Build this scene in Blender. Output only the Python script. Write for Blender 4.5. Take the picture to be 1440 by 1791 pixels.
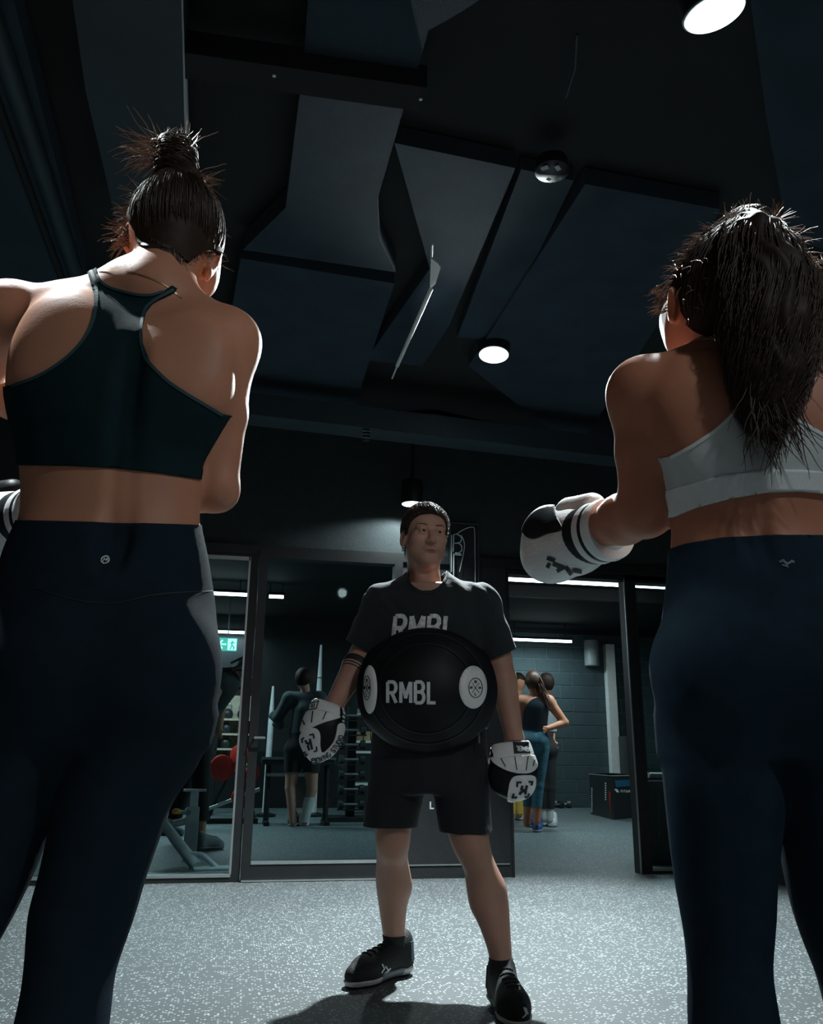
import bpy, bmesh, math, random
import numpy as np
from mathutils import Vector, Matrix
from mathutils.bvhtree import BVHTree

for o in list(bpy.data.objects):
    bpy.data.objects.remove(o)
scene = bpy.context.scene
COL = scene.collection
random.seed(7)
RNG = np.random.default_rng(7)

# ------------------------------------------------------------------ camera
F_PX = 1480.0
CAM_H = 0.74
YAW = math.radians(11.2)
PITCH = math.radians(16.0)
ROLL = math.radians(0.6)
FW = np.array([math.sin(YAW) * math.cos(PITCH), math.cos(YAW) * math.cos(PITCH), math.sin(PITCH)])
RT0 = np.array([math.cos(YAW), -math.sin(YAW), 0.0])
UP0 = np.cross(RT0, FW)
RT = RT0 * math.cos(ROLL) + UP0 * math.sin(ROLL)
UP = -RT0 * math.sin(ROLL) + UP0 * math.cos(ROLL)
CAM = np.array([0.0, 0.0, CAM_H])
FH = np.array([math.sin(YAW), math.cos(YAW), 0.0])

cam_data = bpy.data.cameras.new('camera')
cam_data.sensor_fit = 'VERTICAL'
cam_data.sensor_height = 36.0
cam_data.sensor_width = 36.0 * 1440 / 1791
cam_data.lens = F_PX / 1791 * 36.0
cam_data.clip_start = 0.05
cam_obj = bpy.data.objects.new('camera', cam_data)
COL.objects.link(cam_obj)
M = Matrix(((RT[0], UP[0], -FW[0], CAM[0]), (RT[1], UP[1], -FW[1], CAM[1]),
            (RT[2], UP[2], -FW[2], CAM[2]), (0, 0, 0, 1)))
cam_obj.matrix_world = M
scene.camera = cam_obj

# ------------------------------------------------------------------ world, exposure
world = bpy.data.worlds.new('world')
scene.world = world
world.use_nodes = True
bg = world.node_tree.nodes['Background']
bg.inputs['Color'].default_value = (0.95, 0.97, 1.0, 1)
bg.inputs['Strength'].default_value = 0.10
scene.view_settings.view_transform = 'Standard'
scene.view_settings.look = 'None'
scene.view_settings.exposure = 0.0
scene.view_settings.gamma = 1.0
scene.view_settings.use_curve_mapping = False


# two spots beyond the picture's edge: one behind the camera, added as fill,
# and a ceiling downlight on the left, whose light falls on the left shoulder and hair of the woman in teal
def offscreen_lamp(name, loc, aim, energy, spot, blend, rad):
    ld = bpy.data.lights.new(name, 'SPOT')
    ld.energy = energy; ld.spot_size = math.radians(spot); ld.spot_blend = blend
    ld.shadow_soft_size = rad; ld.color = (0.88, 0.98, 1.0)
    o = bpy.data.objects.new(name, ld); COL.objects.link(o)
    o.location = loc
    o.rotation_mode = 'QUATERNION'
    o.rotation_quaternion = (Vector(aim) - Vector(loc)).to_track_quat('-Z', 'Y')


offscreen_lamp('downlight_left_offscreen', (-.9, 1.88, 2.9), (-.38, 1.44, 1.6), 900, 38, .5, .045)
offscreen_lamp('fill_behind_offscreen', (1.33, -.5, 2.9), (.2, 1.3, .8), 55, 90, .6, .06)  # unseen fill lamp, added to brighten the two women's backs


# ------------------------------------------------------------------ pixel helpers (1440 x 1791 frame)
def ray(x, y):
    return FW + RT * ((x - 720.0) / F_PX) + UP * ((895.5 - y) / F_PX)


def on_z(x, y, z=0.0):
    d = ray(x, y)
    return CAM + d * ((z - CAM_H) / d[2])


def on_y(x, y, Y):
    d = ray(x, y)
    return CAM + d * (Y / d[1])


def project(P):
    V = np.asarray(P, float) - CAM
    z = V @ FW
    return 720 + F_PX * (V @ RT) / z, 895.5 - F_PX * (V @ UP) / z


class Frame:
    """local frame of a standing figure: x to the picture's right, y away, z up, origin on the floor"""
    def __init__(self, bx, by):
        self.o = np.array([bx, by, 0.0])

    def L(self, x, y, dy=0.0):
        d = ray(x, y)
        t = ((self.o - CAM) @ FH + dy) / (d @ FH)
        q = CAM + d * t - self.o
        return np.array([q @ RT0, q @ FH, q[2]])

    def to_world(self, V):
        V = np.asarray(V, float)
        return self.o + V[..., 0:1] * RT0 + V[..., 1:2] * FH + V[..., 2:3] * np.array([0, 0, 1.0])

    def place(self, ob):
        ob.location = self.o
        ob.rotation_euler = (0, 0, -YAW)

    def st(self, y, xl, xr, dy, b):
        p = self.L(xl, y, dy)
        q = self.L(xr, y, dy)
        return ((p[2] + q[2]) / 2, (p[0] + q[0]) / 2, dy, (q[0] - p[0]) / 2, b)


# ------------------------------------------------------------------ materials
def new_mat(name):
    m = bpy.data.materials.new(name)
    m.use_nodes = True
    return m, m.node_tree.nodes, m.node_tree.links, m.node_tree.nodes['Principled BSDF']


def mat(name, col, rough=0.6, metal=0.0, var=0.12, scale=14.0, bump=0.0, bscale=60.0, emis=None, estr=0.0,
        spec=0.5, sheen=0.0, sss=0.0, coat=0.0):
    m, N, Lk, P = new_mat(name)
    c = (col[0], col[1], col[2], 1)
    tc = N.new('ShaderNodeTexCoord')
    nz = N.new('ShaderNodeTexNoise')
    nz.inputs['Scale'].default_value = scale
    nz.inputs['Detail'].default_value = 4
    Lk.new(tc.outputs['Object'], nz.inputs['Vector'])
    rp = N.new('ShaderNodeValToRGB')
    lo, hi = 1 - var, 1 + var
    rp.color_ramp.elements[0].position = 0.3
    rp.color_ramp.elements[1].position = 0.7
    rp.color_ramp.elements[0].color = (c[0] * lo, c[1] * lo, c[2] * lo, 1)
    rp.color_ramp.elements[1].color = (min(1, c[0] * hi), min(1, c[1] * hi), min(1, c[2] * hi), 1)
    Lk.new(nz.outputs['Fac'], rp.inputs['Fac'])
    Lk.new(rp.outputs['Color'], P.inputs['Base Color'])
    P.inputs['Roughness'].default_value = rough
    P.inputs['Metallic'].default_value = metal
    P.inputs['Specular IOR Level'].default_value = spec
    if sheen:
        P.inputs['Sheen Weight'].default_value = sheen
    if coat:
        P.inputs['Coat Weight'].default_value = coat
        P.inputs['Coat Roughness'].default_value = 0.2
    if sss:
        P.inputs['Subsurface Weight'].default_value = sss
        P.inputs['Subsurface Radius'].default_value = (0.02, 0.008, 0.004)
        P.inputs['Subsurface Scale'].default_value = 0.5
    if bump:
        nb = N.new('ShaderNodeTexNoise')
        nb.inputs['Scale'].default_value = bscale
        nb.inputs['Detail'].default_value = 3
        Lk.new(tc.outputs['Object'], nb.inputs['Vector'])
        b = N.new('ShaderNodeBump')
        b.inputs['Strength'].default_value = bump
        b.inputs['Distance'].default_value = 0.01
        Lk.new(nb.outputs['Fac'], b.inputs['Height'])
        Lk.new(b.outputs['Normal'], P.inputs['Normal'])
    if emis:
        P.inputs['Emission Color'].default_value = (emis[0], emis[1], emis[2], 1)
        P.inputs['Emission Strength'].default_value = estr
    return m


def rubber_floor(name, base, fleck, amount, scale, rough=0.55):
    m, N, Lk, P = new_mat(name)
    tc = N.new('ShaderNodeTexCoord')
    vo = N.new('ShaderNodeTexVoronoi')
    vo.inputs['Scale'].default_value = scale
    Lk.new(tc.outputs['Object'], vo.inputs['Vector'])
    sep = N.new('ShaderNodeSeparateColor')
    Lk.new(vo.outputs['Color'], sep.inputs['Color'])
    lt = N.new('ShaderNodeMath'); lt.operation = 'LESS_THAN'; lt.inputs[1].default_value = amount
    Lk.new(sep.outputs[0], lt.inputs[0])
    d = N.new('ShaderNodeMath'); d.operation = 'LESS_THAN'; d.inputs[1].default_value = 0.42
    Lk.new(vo.outputs['Distance'], d.inputs[0])
    mu = N.new('ShaderNodeMath'); mu.operation = 'MULTIPLY'
    Lk.new(lt.outputs[0], mu.inputs[0]); Lk.new(d.outputs[0], mu.inputs[1])
    nz = N.new('ShaderNodeTexNoise'); nz.inputs['Scale'].default_value = 3.0; nz.inputs['Detail'].default_value = 6
    Lk.new(tc.outputs['Object'], nz.inputs['Vector'])
    rp = N.new('ShaderNodeValToRGB')
    rp.color_ramp.elements[0].color = (base[0] * .82, base[1] * .82, base[2] * .82, 1)
    rp.color_ramp.elements[1].color = (base[0] * 1.15, base[1] * 1.15, base[2] * 1.15, 1)
    Lk.new(nz.outputs['Fac'], rp.inputs['Fac'])
    mx = N.new('ShaderNodeMix'); mx.data_type = 'RGBA'
    Lk.new(mu.outputs[0], mx.inputs['Factor'])
    Lk.new(rp.outputs['Color'], mx.inputs['A'])
    mx.inputs['B'].default_value = (fleck[0], fleck[1], fleck[2], 1)
    Lk.new(mx.outputs['Result'], P.inputs['Base Color'])
    P.inputs['Roughness'].default_value = rough
    nb = N.new('ShaderNodeTexNoise'); nb.inputs['Scale'].default_value = 260.0
    Lk.new(tc.outputs['Object'], nb.inputs['Vector'])
    b = N.new('ShaderNodeBump'); b.inputs['Strength'].default_value = 0.35; b.inputs['Distance'].default_value = 0.004
    Lk.new(nb.outputs['Fac'], b.inputs['Height']); Lk.new(b.outputs['Normal'], P.inputs['Normal'])
    return m


def glass_mat(name, tint=(0.86, 0.95, 0.96), refl=0.12):
    m, N, Lk, P = new_mat(name)
    N.remove(P)
    out = N['Material Output']
    tr = N.new('ShaderNodeBsdfTransparent'); tr.inputs['Color'].default_value = (*tint, 1)
    gl = N.new('ShaderNodeBsdfGlossy'); gl.inputs['Roughness'].default_value = 0.02
    gl.inputs['Color'].default_value = (0.9, 1, 1, 1)
    fr = N.new('ShaderNodeFresnel'); fr.inputs['IOR'].default_value = 1.3
    k = N.new('ShaderNodeMath'); k.operation = 'MULTIPLY'; k.inputs[1].default_value = refl
    Lk.new(fr.outputs[0], k.inputs[0])
    mx = N.new('ShaderNodeMixShader')
    Lk.new(k.outputs[0], mx.inputs['Fac']); Lk.new(tr.outputs[0], mx.inputs[1]); Lk.new(gl.outputs[0], mx.inputs[2])
    Lk.new(mx.outputs[0], out.inputs['Surface'])
    return m


def skin_mat(name, col, rough=0.5):
    m = mat(name, col, rough=rough, var=0.1, scale=9, bump=0.04, bscale=260, spec=0.28, sss=0.12)
    return m


MT = dict(
    floor=rubber_floor('speckled_rubber', (0.085, 0.10, 0.104), (0.40, 0.44, 0.44), 0.30, 105.0),
    gymfloor=rubber_floor('gym_rubber', (0.085, 0.115, 0.12), (0.32, 0.40, 0.41), 0.25, 90.0),
    black=mat('black_frame', (0.009, 0.011, 0.012), 0.45, var=.2),
    blackpaint=mat('black_painted_wall', (0.011, 0.014, 0.016), 0.75, bump=.2, var=.2),
    fascia=mat('fascia_paint', (0.016, 0.026, 0.028), 0.8, var=.15, bump=.2),
    ceil=mat('ceiling_black', (0.009, 0.012, 0.013), 0.85, var=.25, scale=2.5),
    panel=mat('navy_acoustic_board', (0.019, 0.039, 0.056), 0.95, var=.18, scale=5, bump=.4, bscale=300),
    duct=mat('painted_duct', (0.020, 0.037, 0.048), 0.6, var=.2, scale=3),
    beam=mat('black_beam', (0.006, 0.008, 0.009), 0.8),
    block=mat('painted_block', (0.040, 0.068, 0.076), 0.7, bump=.5, bscale=90, var=.18, scale=4),
    mortar=mat('mortar', (0.10, 0.16, 0.17), 0.8),
    alu=mat('brushed_aluminium', (0.52, 0.56, 0.57), 0.35, 0.9, var=.06),
    white=mat('white_trim_paint', (0.74, 0.76, 0.74), 0.5, var=.06),
    glass=glass_mat('pane_glass'),
    led=mat('led_tube', (1, 1, 1), 0.4, emis=(0.80, 0.97, 1.0), estr=9.0, var=0),
    lens=mat('lamp_lens', (1, 1, 1), 0.3, emis=(0.86, 0.99, 1.0), estr=30.0, var=0),
    reflector=mat('lamp_reflector', (0.75, 0.8, 0.8), 0.35, 0.3, var=0.02, emis=(0.75, 0.95, 0.97), estr=0.55),
    skinA=skin_mat('fair_skin', (0.58, 0.26, 0.16)),
    skinB=skin_mat('tan_skin', (0.47, 0.19, 0.115)),
    skinC=skin_mat('ruddy_skin', (0.52, 0.29, 0.22)),
    skinD=skin_mat('pale_skin', (0.74, 0.47, 0.37)),
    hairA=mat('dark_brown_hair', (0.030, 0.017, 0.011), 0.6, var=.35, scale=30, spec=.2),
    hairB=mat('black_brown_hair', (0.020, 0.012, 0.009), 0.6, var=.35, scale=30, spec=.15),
    strandA=mat('lit_hair_strand', (0.19, 0.095, 0.052), 0.38, var=.3, scale=60, spec=.8),  # loose strands paler than the hair mass: light on them put into the colour
    strandB=mat('umber_hair_strand', (0.045, 0.025, 0.018), 0.5, var=.3, scale=60, spec=.4),
    strandD=mat('dark_hair_strand', (0.045, 0.025, 0.016), 0.42, var=.3, scale=60, spec=.5),
    curl=mat('brown_curl', (0.05, 0.031, 0.021), 0.45, var=.3, scale=80),
    hairC=mat('short_brown_hair', (0.030, 0.019, 0.013), 0.7, var=.4, scale=90, spec=.2),
    legA=mat('navy_legging_knit', (0.014, 0.025, 0.036), 0.85, var=.12, scale=30, bump=.25, bscale=900, spec=.05),
    legB=mat('blue_black_legging_knit', (0.014, 0.028, 0.042), 0.85, var=.12, scale=30, bump=.25, bscale=900, spec=.05),
    braA=mat('deep_teal_jersey', (0.008, 0.024, 0.029), 0.75, var=.1, scale=30, bump=.2, bscale=900, spec=.1),
    braTrim=mat('teal_binding', (0.025, 0.07, 0.082), 0.7),
    braB=mat('white_mesh_jersey', (0.60, 0.63, 0.62), 0.8, var=.05, scale=40, bump=.3, bscale=1200),
    braBand=mat('white_elastic_band', (0.80, 0.82, 0.81), 0.75, var=.04, bump=.25, bscale=700),
    tee=mat('black_tee_jersey', (0.017, 0.023, 0.026), 0.85, var=.12, scale=25, bump=.2, bscale=60, sheen=.15, spec=.3),
    shorts=mat('black_training_shorts', (0.009, 0.012, 0.015), 0.8, var=.12, bump=.3, bscale=50),
    leather=mat('black_leather', (0.007, 0.009, 0.010), 0.5, var=.15, bump=.06, bscale=160, spec=.25),
    wleather=mat('white_leather', (0.80, 0.82, 0.81), 0.42, var=.05, bump=.15, bscale=120),
    print_=mat('pale_print', (0.70, 0.75, 0.75), 0.7, var=.12, scale=60),
    teeprint=mat('worn_grey_print', (0.74, 0.80, 0.80), 0.75, var=.3, scale=80),
    blackprint=mat('black_print', (0.014, 0.016, 0.017), 0.6),
    steel=mat('grey_steel', (0.30, 0.33, 0.34), 0.4, 0.7),
    greypaint=mat('grey_powder_coat', (0.34, 0.38, 0.39), 0.5, 0.1),
    dark=mat('dark_vinyl', (0.02, 0.025, 0.027), 0.45),
    red=mat('red_enamel', (0.55, 0.035, 0.02), 0.4),
    blue=mat('blue_label', (0.02, 0.12, 0.22), 0.5),
    wood=mat('warm_plywood', (0.52, 0.36, 0.20), 0.55, var=.2),
    cream=mat('cream_board', (0.60, 0.52, 0.40), 0.6),
    green=mat('exit_green', (0.02, 0.25, 0.18), 0.5, emis=(0.05, 0.55, 0.42), estr=0.55, var=0),
    greenlite=mat('exit_glyph', (0.6, 1, 0.9), 0.5, emis=(0.35, 0.95, 0.78), estr=0.75, var=0),
    shoe=mat('black_shoe_mesh', (0.008, 0.010, 0.011), 0.7, bump=.4, bscale=250),
    shoeteal=mat('teal_grey_overlay', (0.07, 0.11, 0.12), 0.6),
    sole=mat('white_midsole', (0.62, 0.63, 0.62), 0.6),
    greysole=mat('grey_midsole', (0.20, 0.23, 0.24), 0.6),
    eyewhite=mat('eye_white', (0.36, 0.34, 0.33), 0.25, var=.02),
    iris=mat('dark_iris', (0.03, 0.022, 0.018), 0.2),
    lips=mat('lip_skin', (0.33, 0.15, 0.12), 0.45),
    neon=mat('unlit_neon_tube', (0.46, 0.55, 0.56), 0.25),
    necklace=mat('thin_gold_chain', (0.45, 0.28, 0.14), 0.35, 0.8),
    mint=mat('pale_wall_paint', (0.13, 0.20, 0.21), 0.8),
    denim=mat('blue_legging', (0.045, 0.15, 0.20), 0.7, var=.3, scale=25),
    navytop=mat('navy_tank', (0.006, 0.012, 0.018), 0.9, spec=.2),
    greytee=mat('grey_tee', (0.20, 0.24, 0.25), 0.8),
    blackcloth=mat('black_cloth', (0.012, 0.014, 0.016), 0.85),
    slatecloth=mat('slate_cloth', (0.035, 0.050, 0.056), 0.85),
    yellow=mat('yellow_sock', (0.62, 0.44, 0.08), 0.8),
    whitecloth=mat('white_cloth', (0.62, 0.64, 0.64), 0.8),
    shoeblue=mat('blue_shoe', (0.03, 0.10, 0.32), 0.6),
    curlhair=mat('auburn_hair', (0.06, 0.026, 0.016), 0.45, var=.4, scale=60),
    orange=mat('orange_pop_pin', (0.7, 0.32, 0.04), 0.5),
)


# ------------------------------------------------------------------ mesh helpers
def tag(o, label=None, cat=None, group=None, kind=None):
    if label: o['label'] = label
    if cat: o['category'] = cat
    if group: o['group'] = group
    if kind: o['kind'] = kind
    return o


def link(name, me, material=None, parent=None, smooth=False):
    o = bpy.data.objects.new(name, me)
    COL.objects.link(o)
    if material is not None and len(me.materials) == 0:
        me.materials.append(material)
    if parent is not None:
        o.parent = parent
    if smooth and len(me.polygons):
        me.polygons.foreach_set('use_smooth', np.ones(len(me.polygons), dtype=bool))
    return o


def raw(name, V, Fs, material=None, parent=None, smooth=False):
    me = bpy.data.meshes.new(name)
    V = np.asarray(V, float)
    if isinstance(Fs, np.ndarray):
        Fs = Fs.tolist()
    me.from_pydata(V.tolist(), [], Fs)
    me.update()
    return link(name, me, material, parent, smooth)


def empty(name, loc=(0, 0, 0), rz=0.0):
    o = bpy.data.objects.new(name, None)
    COL.objects.link(o)
    o.location = loc
    o.rotation_euler = (0, 0, rz)
    o.empty_display_size = 0.1
    return o


class MB:
    """collects shapes for one mesh"""
    def __init__(self):
        self.V, self.F = [], []

    def add(self, V, Fs):
        n = len(self.V)
        self.V += [tuple(v) for v in V]
        self.F += [tuple(i + n for i in f) for f in Fs]
        return self

    def box(self, x0, x1, y0, y1, z0, z1, bev=0.0):
        if bev <= 0:
            V = [(x, y, z) for x in (x0, x1) for y in (y0, y1) for z in (z0, z1)]
            Fs = [(0, 1, 3, 2), (4, 6, 7, 5), (0, 4, 5, 1), (2, 3, 7, 6), (0, 2, 6, 4), (1, 5, 7, 3)]
            return self.add(V, Fs)
        b = bmesh.new()
        bmesh.ops.create_cube(b, size=1.0)
        for v in b.verts:
            v.co = ((x0 + x1) / 2 + v.co.x * (x1 - x0), (y0 + y1) / 2 + v.co.y * (y1 - y0), (z0 + z1) / 2 + v.co.z * (z1 - z0))
        bmesh.ops.bevel(b, geom=b.edges[:], offset=bev, segments=2, affect='EDGES', profile=.5)
        b.verts.index_update()
        V = [tuple(v.co) for v in b.verts]
        Fs = [tuple(v.index for v in f.verts) for f in b.faces]
        b.free()
        return self.add(V, Fs)

    def tube(self, pts, r, n=10, caps=True):
        P = [np.asarray(p, float) for p in pts]
        rs = [r] * len(P) if np.isscalar(r) else list(r)
        V, Fs = [], []
        prev = None
        for i, p in enumerate(P):
            t = P[min(i + 1, len(P) - 1)] - P[max(i - 1, 0)]
            t = t / (np.linalg.norm(t) + 1e-9)
            if prev is None:
                a = np.array([0, 0, 1.0]) if abs(t[2]) < .9 else np.array([1.0, 0, 0])
                u = np.cross(t, a)
            else:
                u = prev - t * (prev @ t)
            u = u / (np.linalg.norm(u) + 1e-9)
            prev = u
            w = np.cross(t, u)
            for k in range(n):
                a = 2 * math.pi * k / n
                V.append(p + rs[i] * (math.cos(a) * u + math.sin(a) * w))
        for i in range(len(P) - 1):
            for k in range(n):
                a, b2 = i * n + k, i * n + (k + 1) % n
                Fs.append((a, b2, b2 + n, a + n))
        if caps:
            Fs.append(tuple(range(n))[::-1])
            Fs.append(tuple(range((len(P) - 1) * n, len(P) * n)))
        return self.add(V, Fs)

    def lathe(self, prof, n=28, c=(0, 0, 0), caps=True):
        V, Fs = [], []
        for r, z in prof:
            for k in range(n):
                a = 2 * math.pi * k / n
                V.append((c[0] + r * math.cos(a), c[1] + r * math.sin(a), c[2] + z))
        for i in range(len(prof) - 1):
            for k in range(n):
                a, b2 = i * n + k, i * n + (k + 1) % n
                Fs.append((a, b2, b2 + n, a + n))
        if caps and prof[0][0] > 1e-6: Fs.append(tuple(range(n))[::-1])
        if caps and prof[-1][0] > 1e-6: Fs.append(tuple(range((len(prof) - 1) * n, len(prof) * n)))
        return self.add(V, Fs)

    def prism(self, poly, z0, z1):
        n = len(poly)
        V = [(p[0], p[1], z0) for p in poly] + [(p[0], p[1], z1) for p in poly]
        Fs = [tuple(range(n))[::-1], tuple(range(n, 2 * n))]
        Fs += [(i, (i + 1) % n, n + (i + 1) % n, n + i) for i in range(n)]
        return self.add(V, Fs)

    def xform(self, Mx):
        self.V = [tuple(Mx @ Vector(v)) for v in self.V]
        return self

    def build(self, name, material, parent=None, smooth=False):
        me = bpy.data.meshes.new(name)
        me.from_pydata(self.V, [], self.F)
        me.update()
        b = bmesh.new(); b.from_mesh(me)
        bmesh.ops.recalc_face_normals(b, faces=b.faces[:])
        b.to_mesh(me); b.free()
        o = link(name, me, material, parent, smooth)
        if smooth:
            me.set_sharp_from_angle(angle=math.radians(40))
        return o


def copy_tree(o, parent=None):
    c = o.copy()
    COL.objects.link(c)
    c.parent = parent
    for ch in list(o.children):
        copy_tree(ch, c)
    return c


# ------------------------------------------------------------------ implicit bodies -> one continuous mesh
class Prim:
    def __init__(self, f, lo, hi, k, sub=False, grp=None):
        self.f, self.lo, self.hi, self.k, self.sub, self.grp = f, np.array(lo, float), np.array(hi, float), k, sub, grp


def cone(a, b, ra, rb, k=0.03, grp=None, grow=0.0):
    a = np.array(a, float); b = np.array(b, float); ra += grow; rb += grow
    d = b - a; L2 = d @ d + 1e-12

    def f(X, Y, Z):
        t = np.clip(((X - a[0]) * d[0] + (Y - a[1]) * d[1] + (Z - a[2]) * d[2]) / L2, 0, 1)
        return np.sqrt((X - a[0] - t * d[0])**2 + (Y - a[1] - t * d[1])**2 + (Z - a[2] - t * d[2])**2) - (ra + (rb - ra) * t)
    m = max(ra, rb)
    return Prim(f, np.minimum(a, b) - m, np.maximum(a, b) + m, k, grp=grp)


def chain(pts, rs, k=0.02, grp=None, grow=0.0):
    return [cone(pts[i], pts[i + 1], rs[i], rs[i + 1], k if i == 0 else 0.012, grp, grow) for i in range(len(pts) - 1)]


def ell(c, r, k=0.02, rot=None, sub=False, grp=None, grow=0.0):
    c = np.array(c, float); r = np.array(r, float) + grow
    R = np.array(rot) if rot is not None else None

    def f(X, Y, Z):
        x, y, z = X - c[0], Y - c[1], Z - c[2]
        if R is not None:
            x, y, z = R[0, 0] * x + R[1, 0] * y + R[2, 0] * z, R[0, 1] * x + R[1, 1] * y + R[2, 1] * z, R[0, 2] * x + R[1, 2] * y + R[2, 2] * z
        k0 = np.sqrt((x / r[0])**2 + (y / r[1])**2 + (z / r[2])**2)
        k1 = np.sqrt((x / r[0]**2)**2 + (y / r[1]**2)**2 + (z / r[2]**2)**2) + 1e-6
        return k0 * (k0 - 1) / k1
    m = r.max() if rot is not None else r
    return Prim(f, c - m, c + m, k, sub, grp=grp)


def loft(st, k=0.03, grp=None, grow=0.0, n=2.0, smooth=True):
    """stack of ellipses: (z, cx, cy, half width, half depth)"""
    S = np.array(sorted(st), float)
    zz = np.linspace(S[0, 0], S[-1, 0], 240)
    T = [np.interp(zz, S[:, 0], S[:, i]) for i in range(1, 5)]
    if smooth:
        w = 25; ker = np.hanning(w); ker /= ker.sum()
        T = [np.convolve(np.pad(t, w // 2, mode='reflect', reflect_type='odd'), ker, 'valid') for t in T]
    T[2] = T[2] + grow; T[3] = T[3] + grow

    def f(X, Y, Z):
        z = np.broadcast_to(Z, np.broadcast(X, Y, Z).shape)
        z1 = Z.reshape(-1)
        cx, cy, a, b = [np.interp(z1, zz, t).reshape(Z.shape) for t in T]
        x, y = X - cx, Y - cy
        if n == 2.0:
            k0 = np.sqrt((x / a)**2 + (y / b)**2)
        else:
            k0 = ((np.abs(x) / a)**n + (np.abs(y) / b)**n)**(1 / n)
        k1 = np.sqrt((x / a**2)**2 + (y / b**2)**2) + 1e-6
        d = k0 * (k0 - 1) / k1
        d = np.where(k0 < .3, -np.minimum(a, b) * .7, d)
        e = np.maximum(np.maximum(zz[0] - z, z - zz[-1]), 0)
        return np.where(e > 0, np.sqrt(np.maximum(d, 0)**2 + e**2) + np.where(d < 0, 0, 0), d)
    ma, mb = T[2].max(), T[3].max()
    return Prim(f, (T[0].min() - ma, T[1].min() - mb, zz[0]), (T[0].max() + ma, T[1].max() + mb, zz[-1]), k, grp=grp)


def grid_eval(prims, lo, hi, h):
    n = np.ceil((hi - lo) / h).astype(int) + 1
    ax = [(lo[i] + h * np.arange(n[i])).astype(np.float32) for i in range(3)]
    D = np.full(tuple(n), 0.06, np.float32)
    for p in prims:
        m = p.k + 0.05 if not p.sub else p.k + 0.01
        i0 = np.clip(np.floor((p.lo - m - lo) / h).astype(int), 0, n)
        i1 = np.clip(np.ceil((p.hi + m - lo) / h).astype(int) + 1, 0, n)
        if np.any(i1 <= i0): continue
        s = tuple(slice(i0[i], i1[i]) for i in range(3))
        X = ax[0][s[0]][:, None, None]; Y = ax[1][s[1]][None, :, None]; Z = ax[2][s[2]][None, None, :]
        d = p.f(X, Y, Z).astype(np.float32)
        o = D[s]
        if p.sub:
            q = -d
            hh = np.clip(.5 + .5 * (q - o) / p.k, 0, 1)
            D[s] = o + (q - o) * hh + p.k * hh * (1 - hh)
        else:
            hh = np.clip(.5 + .5 * (d - o) / p.k, 0, 1)
            D[s] = d + (o - d) * hh - p.k * hh * (1 - hh)
    return D


def surface_nets(D, lo, h):
    S = D < 0
    nx, ny, nz = D.shape
    c = np.zeros((nx - 1, ny - 1, nz - 1), np.int8)
    for i in (0, 1):
        for j in (0, 1):
            for k in (0, 1):
                c += S[i:nx - 1 + i, j:ny - 1 + j, k:nz - 1 + k]
    act = (c > 0) & (c < 8)
    cells = np.argwhere(act)
    idx = np.full(c.shape, -1, np.int64)
    idx[act] = np.arange(len(cells))
    acc = np.zeros((len(cells), 3)); cnt = np.zeros(len(cells))
    cor = [(i, j, k) for i in (0, 1) for j in (0, 1) for k in (0, 1)]
    val = {q: D[cells[:, 0] + q[0], cells[:, 1] + q[1], cells[:, 2] + q[2]] for q in cor}
    for q in cor:
        for a in range(3):
            if q[a] == 0:
                r = list(q); r[a] = 1; r = tuple(r)
                A, B = val[q], val[r]
                m = (A < 0) != (B < 0)
                t = np.where(m, A / np.where(m, A - B, 1), 0)
                pos = np.tile(np.array(q, float), (len(cells), 1)); pos[:, a] += t
                acc[m] += pos[m]; cnt[m] += 1
    V = lo + h * (cells + acc / cnt[:, None])
    Q = []
    for a in range(3):
        b, d = (a + 1) % 3, (a + 2) % 3
        sl0 = [slice(None)] * 3; sl1 = [slice(None)] * 3
        sl0[a] = slice(0, -1); sl1[a] = slice(1, None)
        for s in (sl0, sl1):
            s[b] = slice(1, -1); s[d] = slice(1, -1)
        s0, s1 = S[tuple(sl0)], S[tuple(sl1)]
        E = np.argwhere(s0 != s1)
        if not len(E): continue
        neg = s0[tuple(E.T)]
        E = E.copy(); E[:, b] += 1; E[:, d] += 1
        def g(db, dd):
            q = E.copy(); q[:, b] += db; q[:, d] += dd
            return idx[tuple(q.T)]
        q = np.stack([g(-1, -1), g(0, -1), g(0, 0), g(-1, 0)], 1)
        q[~neg] = q[~neg][:, ::-1]
        Q.append(q)
    return V, np.concatenate(Q)


def vnormals(V, Q):
    a = V[Q[:, 2]] - V[Q[:, 0]]
    b = V[Q[:, 3 if Q.shape[1] == 4 else 1]] - V[Q[:, 1 if Q.shape[1] == 4 else 0]]
    n = np.cross(a, b) if Q.shape[1] == 4 else -np.cross(a, b)
    N = np.zeros_like(V)
    for i in range(Q.shape[1]):
        np.add.at(N, Q[:, i], n)
    return N / (np.linalg.norm(N, axis=1, keepdims=True) + 1e-12)


def taubin(V, Q, it=2):
    E = np.concatenate([Q[:, [i, (i + 1) % Q.shape[1]]] for i in range(Q.shape[1])])
    deg = np.bincount(E.ravel(), minlength=len(V))[:, None]
    for _ in range(it):
        for lam in (0.5, -0.52):
            A = np.zeros_like(V)
            np.add.at(A, E[:, 0], V[E[:, 1]]); np.add.at(A, E[:, 1], V[E[:, 0]])
            V = V + lam * (A / np.maximum(deg, 1) - V)
    return V


def sdf_mesh(prims, h, it=2, pad=0.02):
    lo = np.min([p.lo for p in prims if not p.sub], axis=0) - pad - 2 * h
    hi = np.max([p.hi for p in prims if not p.sub], axis=0) + pad + 2 * h
    D = grid_eval(prims, lo, hi, h)
    V, Q = surface_nets(D, lo, h)
    V = taubin(V, Q, it)
    return V, Q


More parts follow.
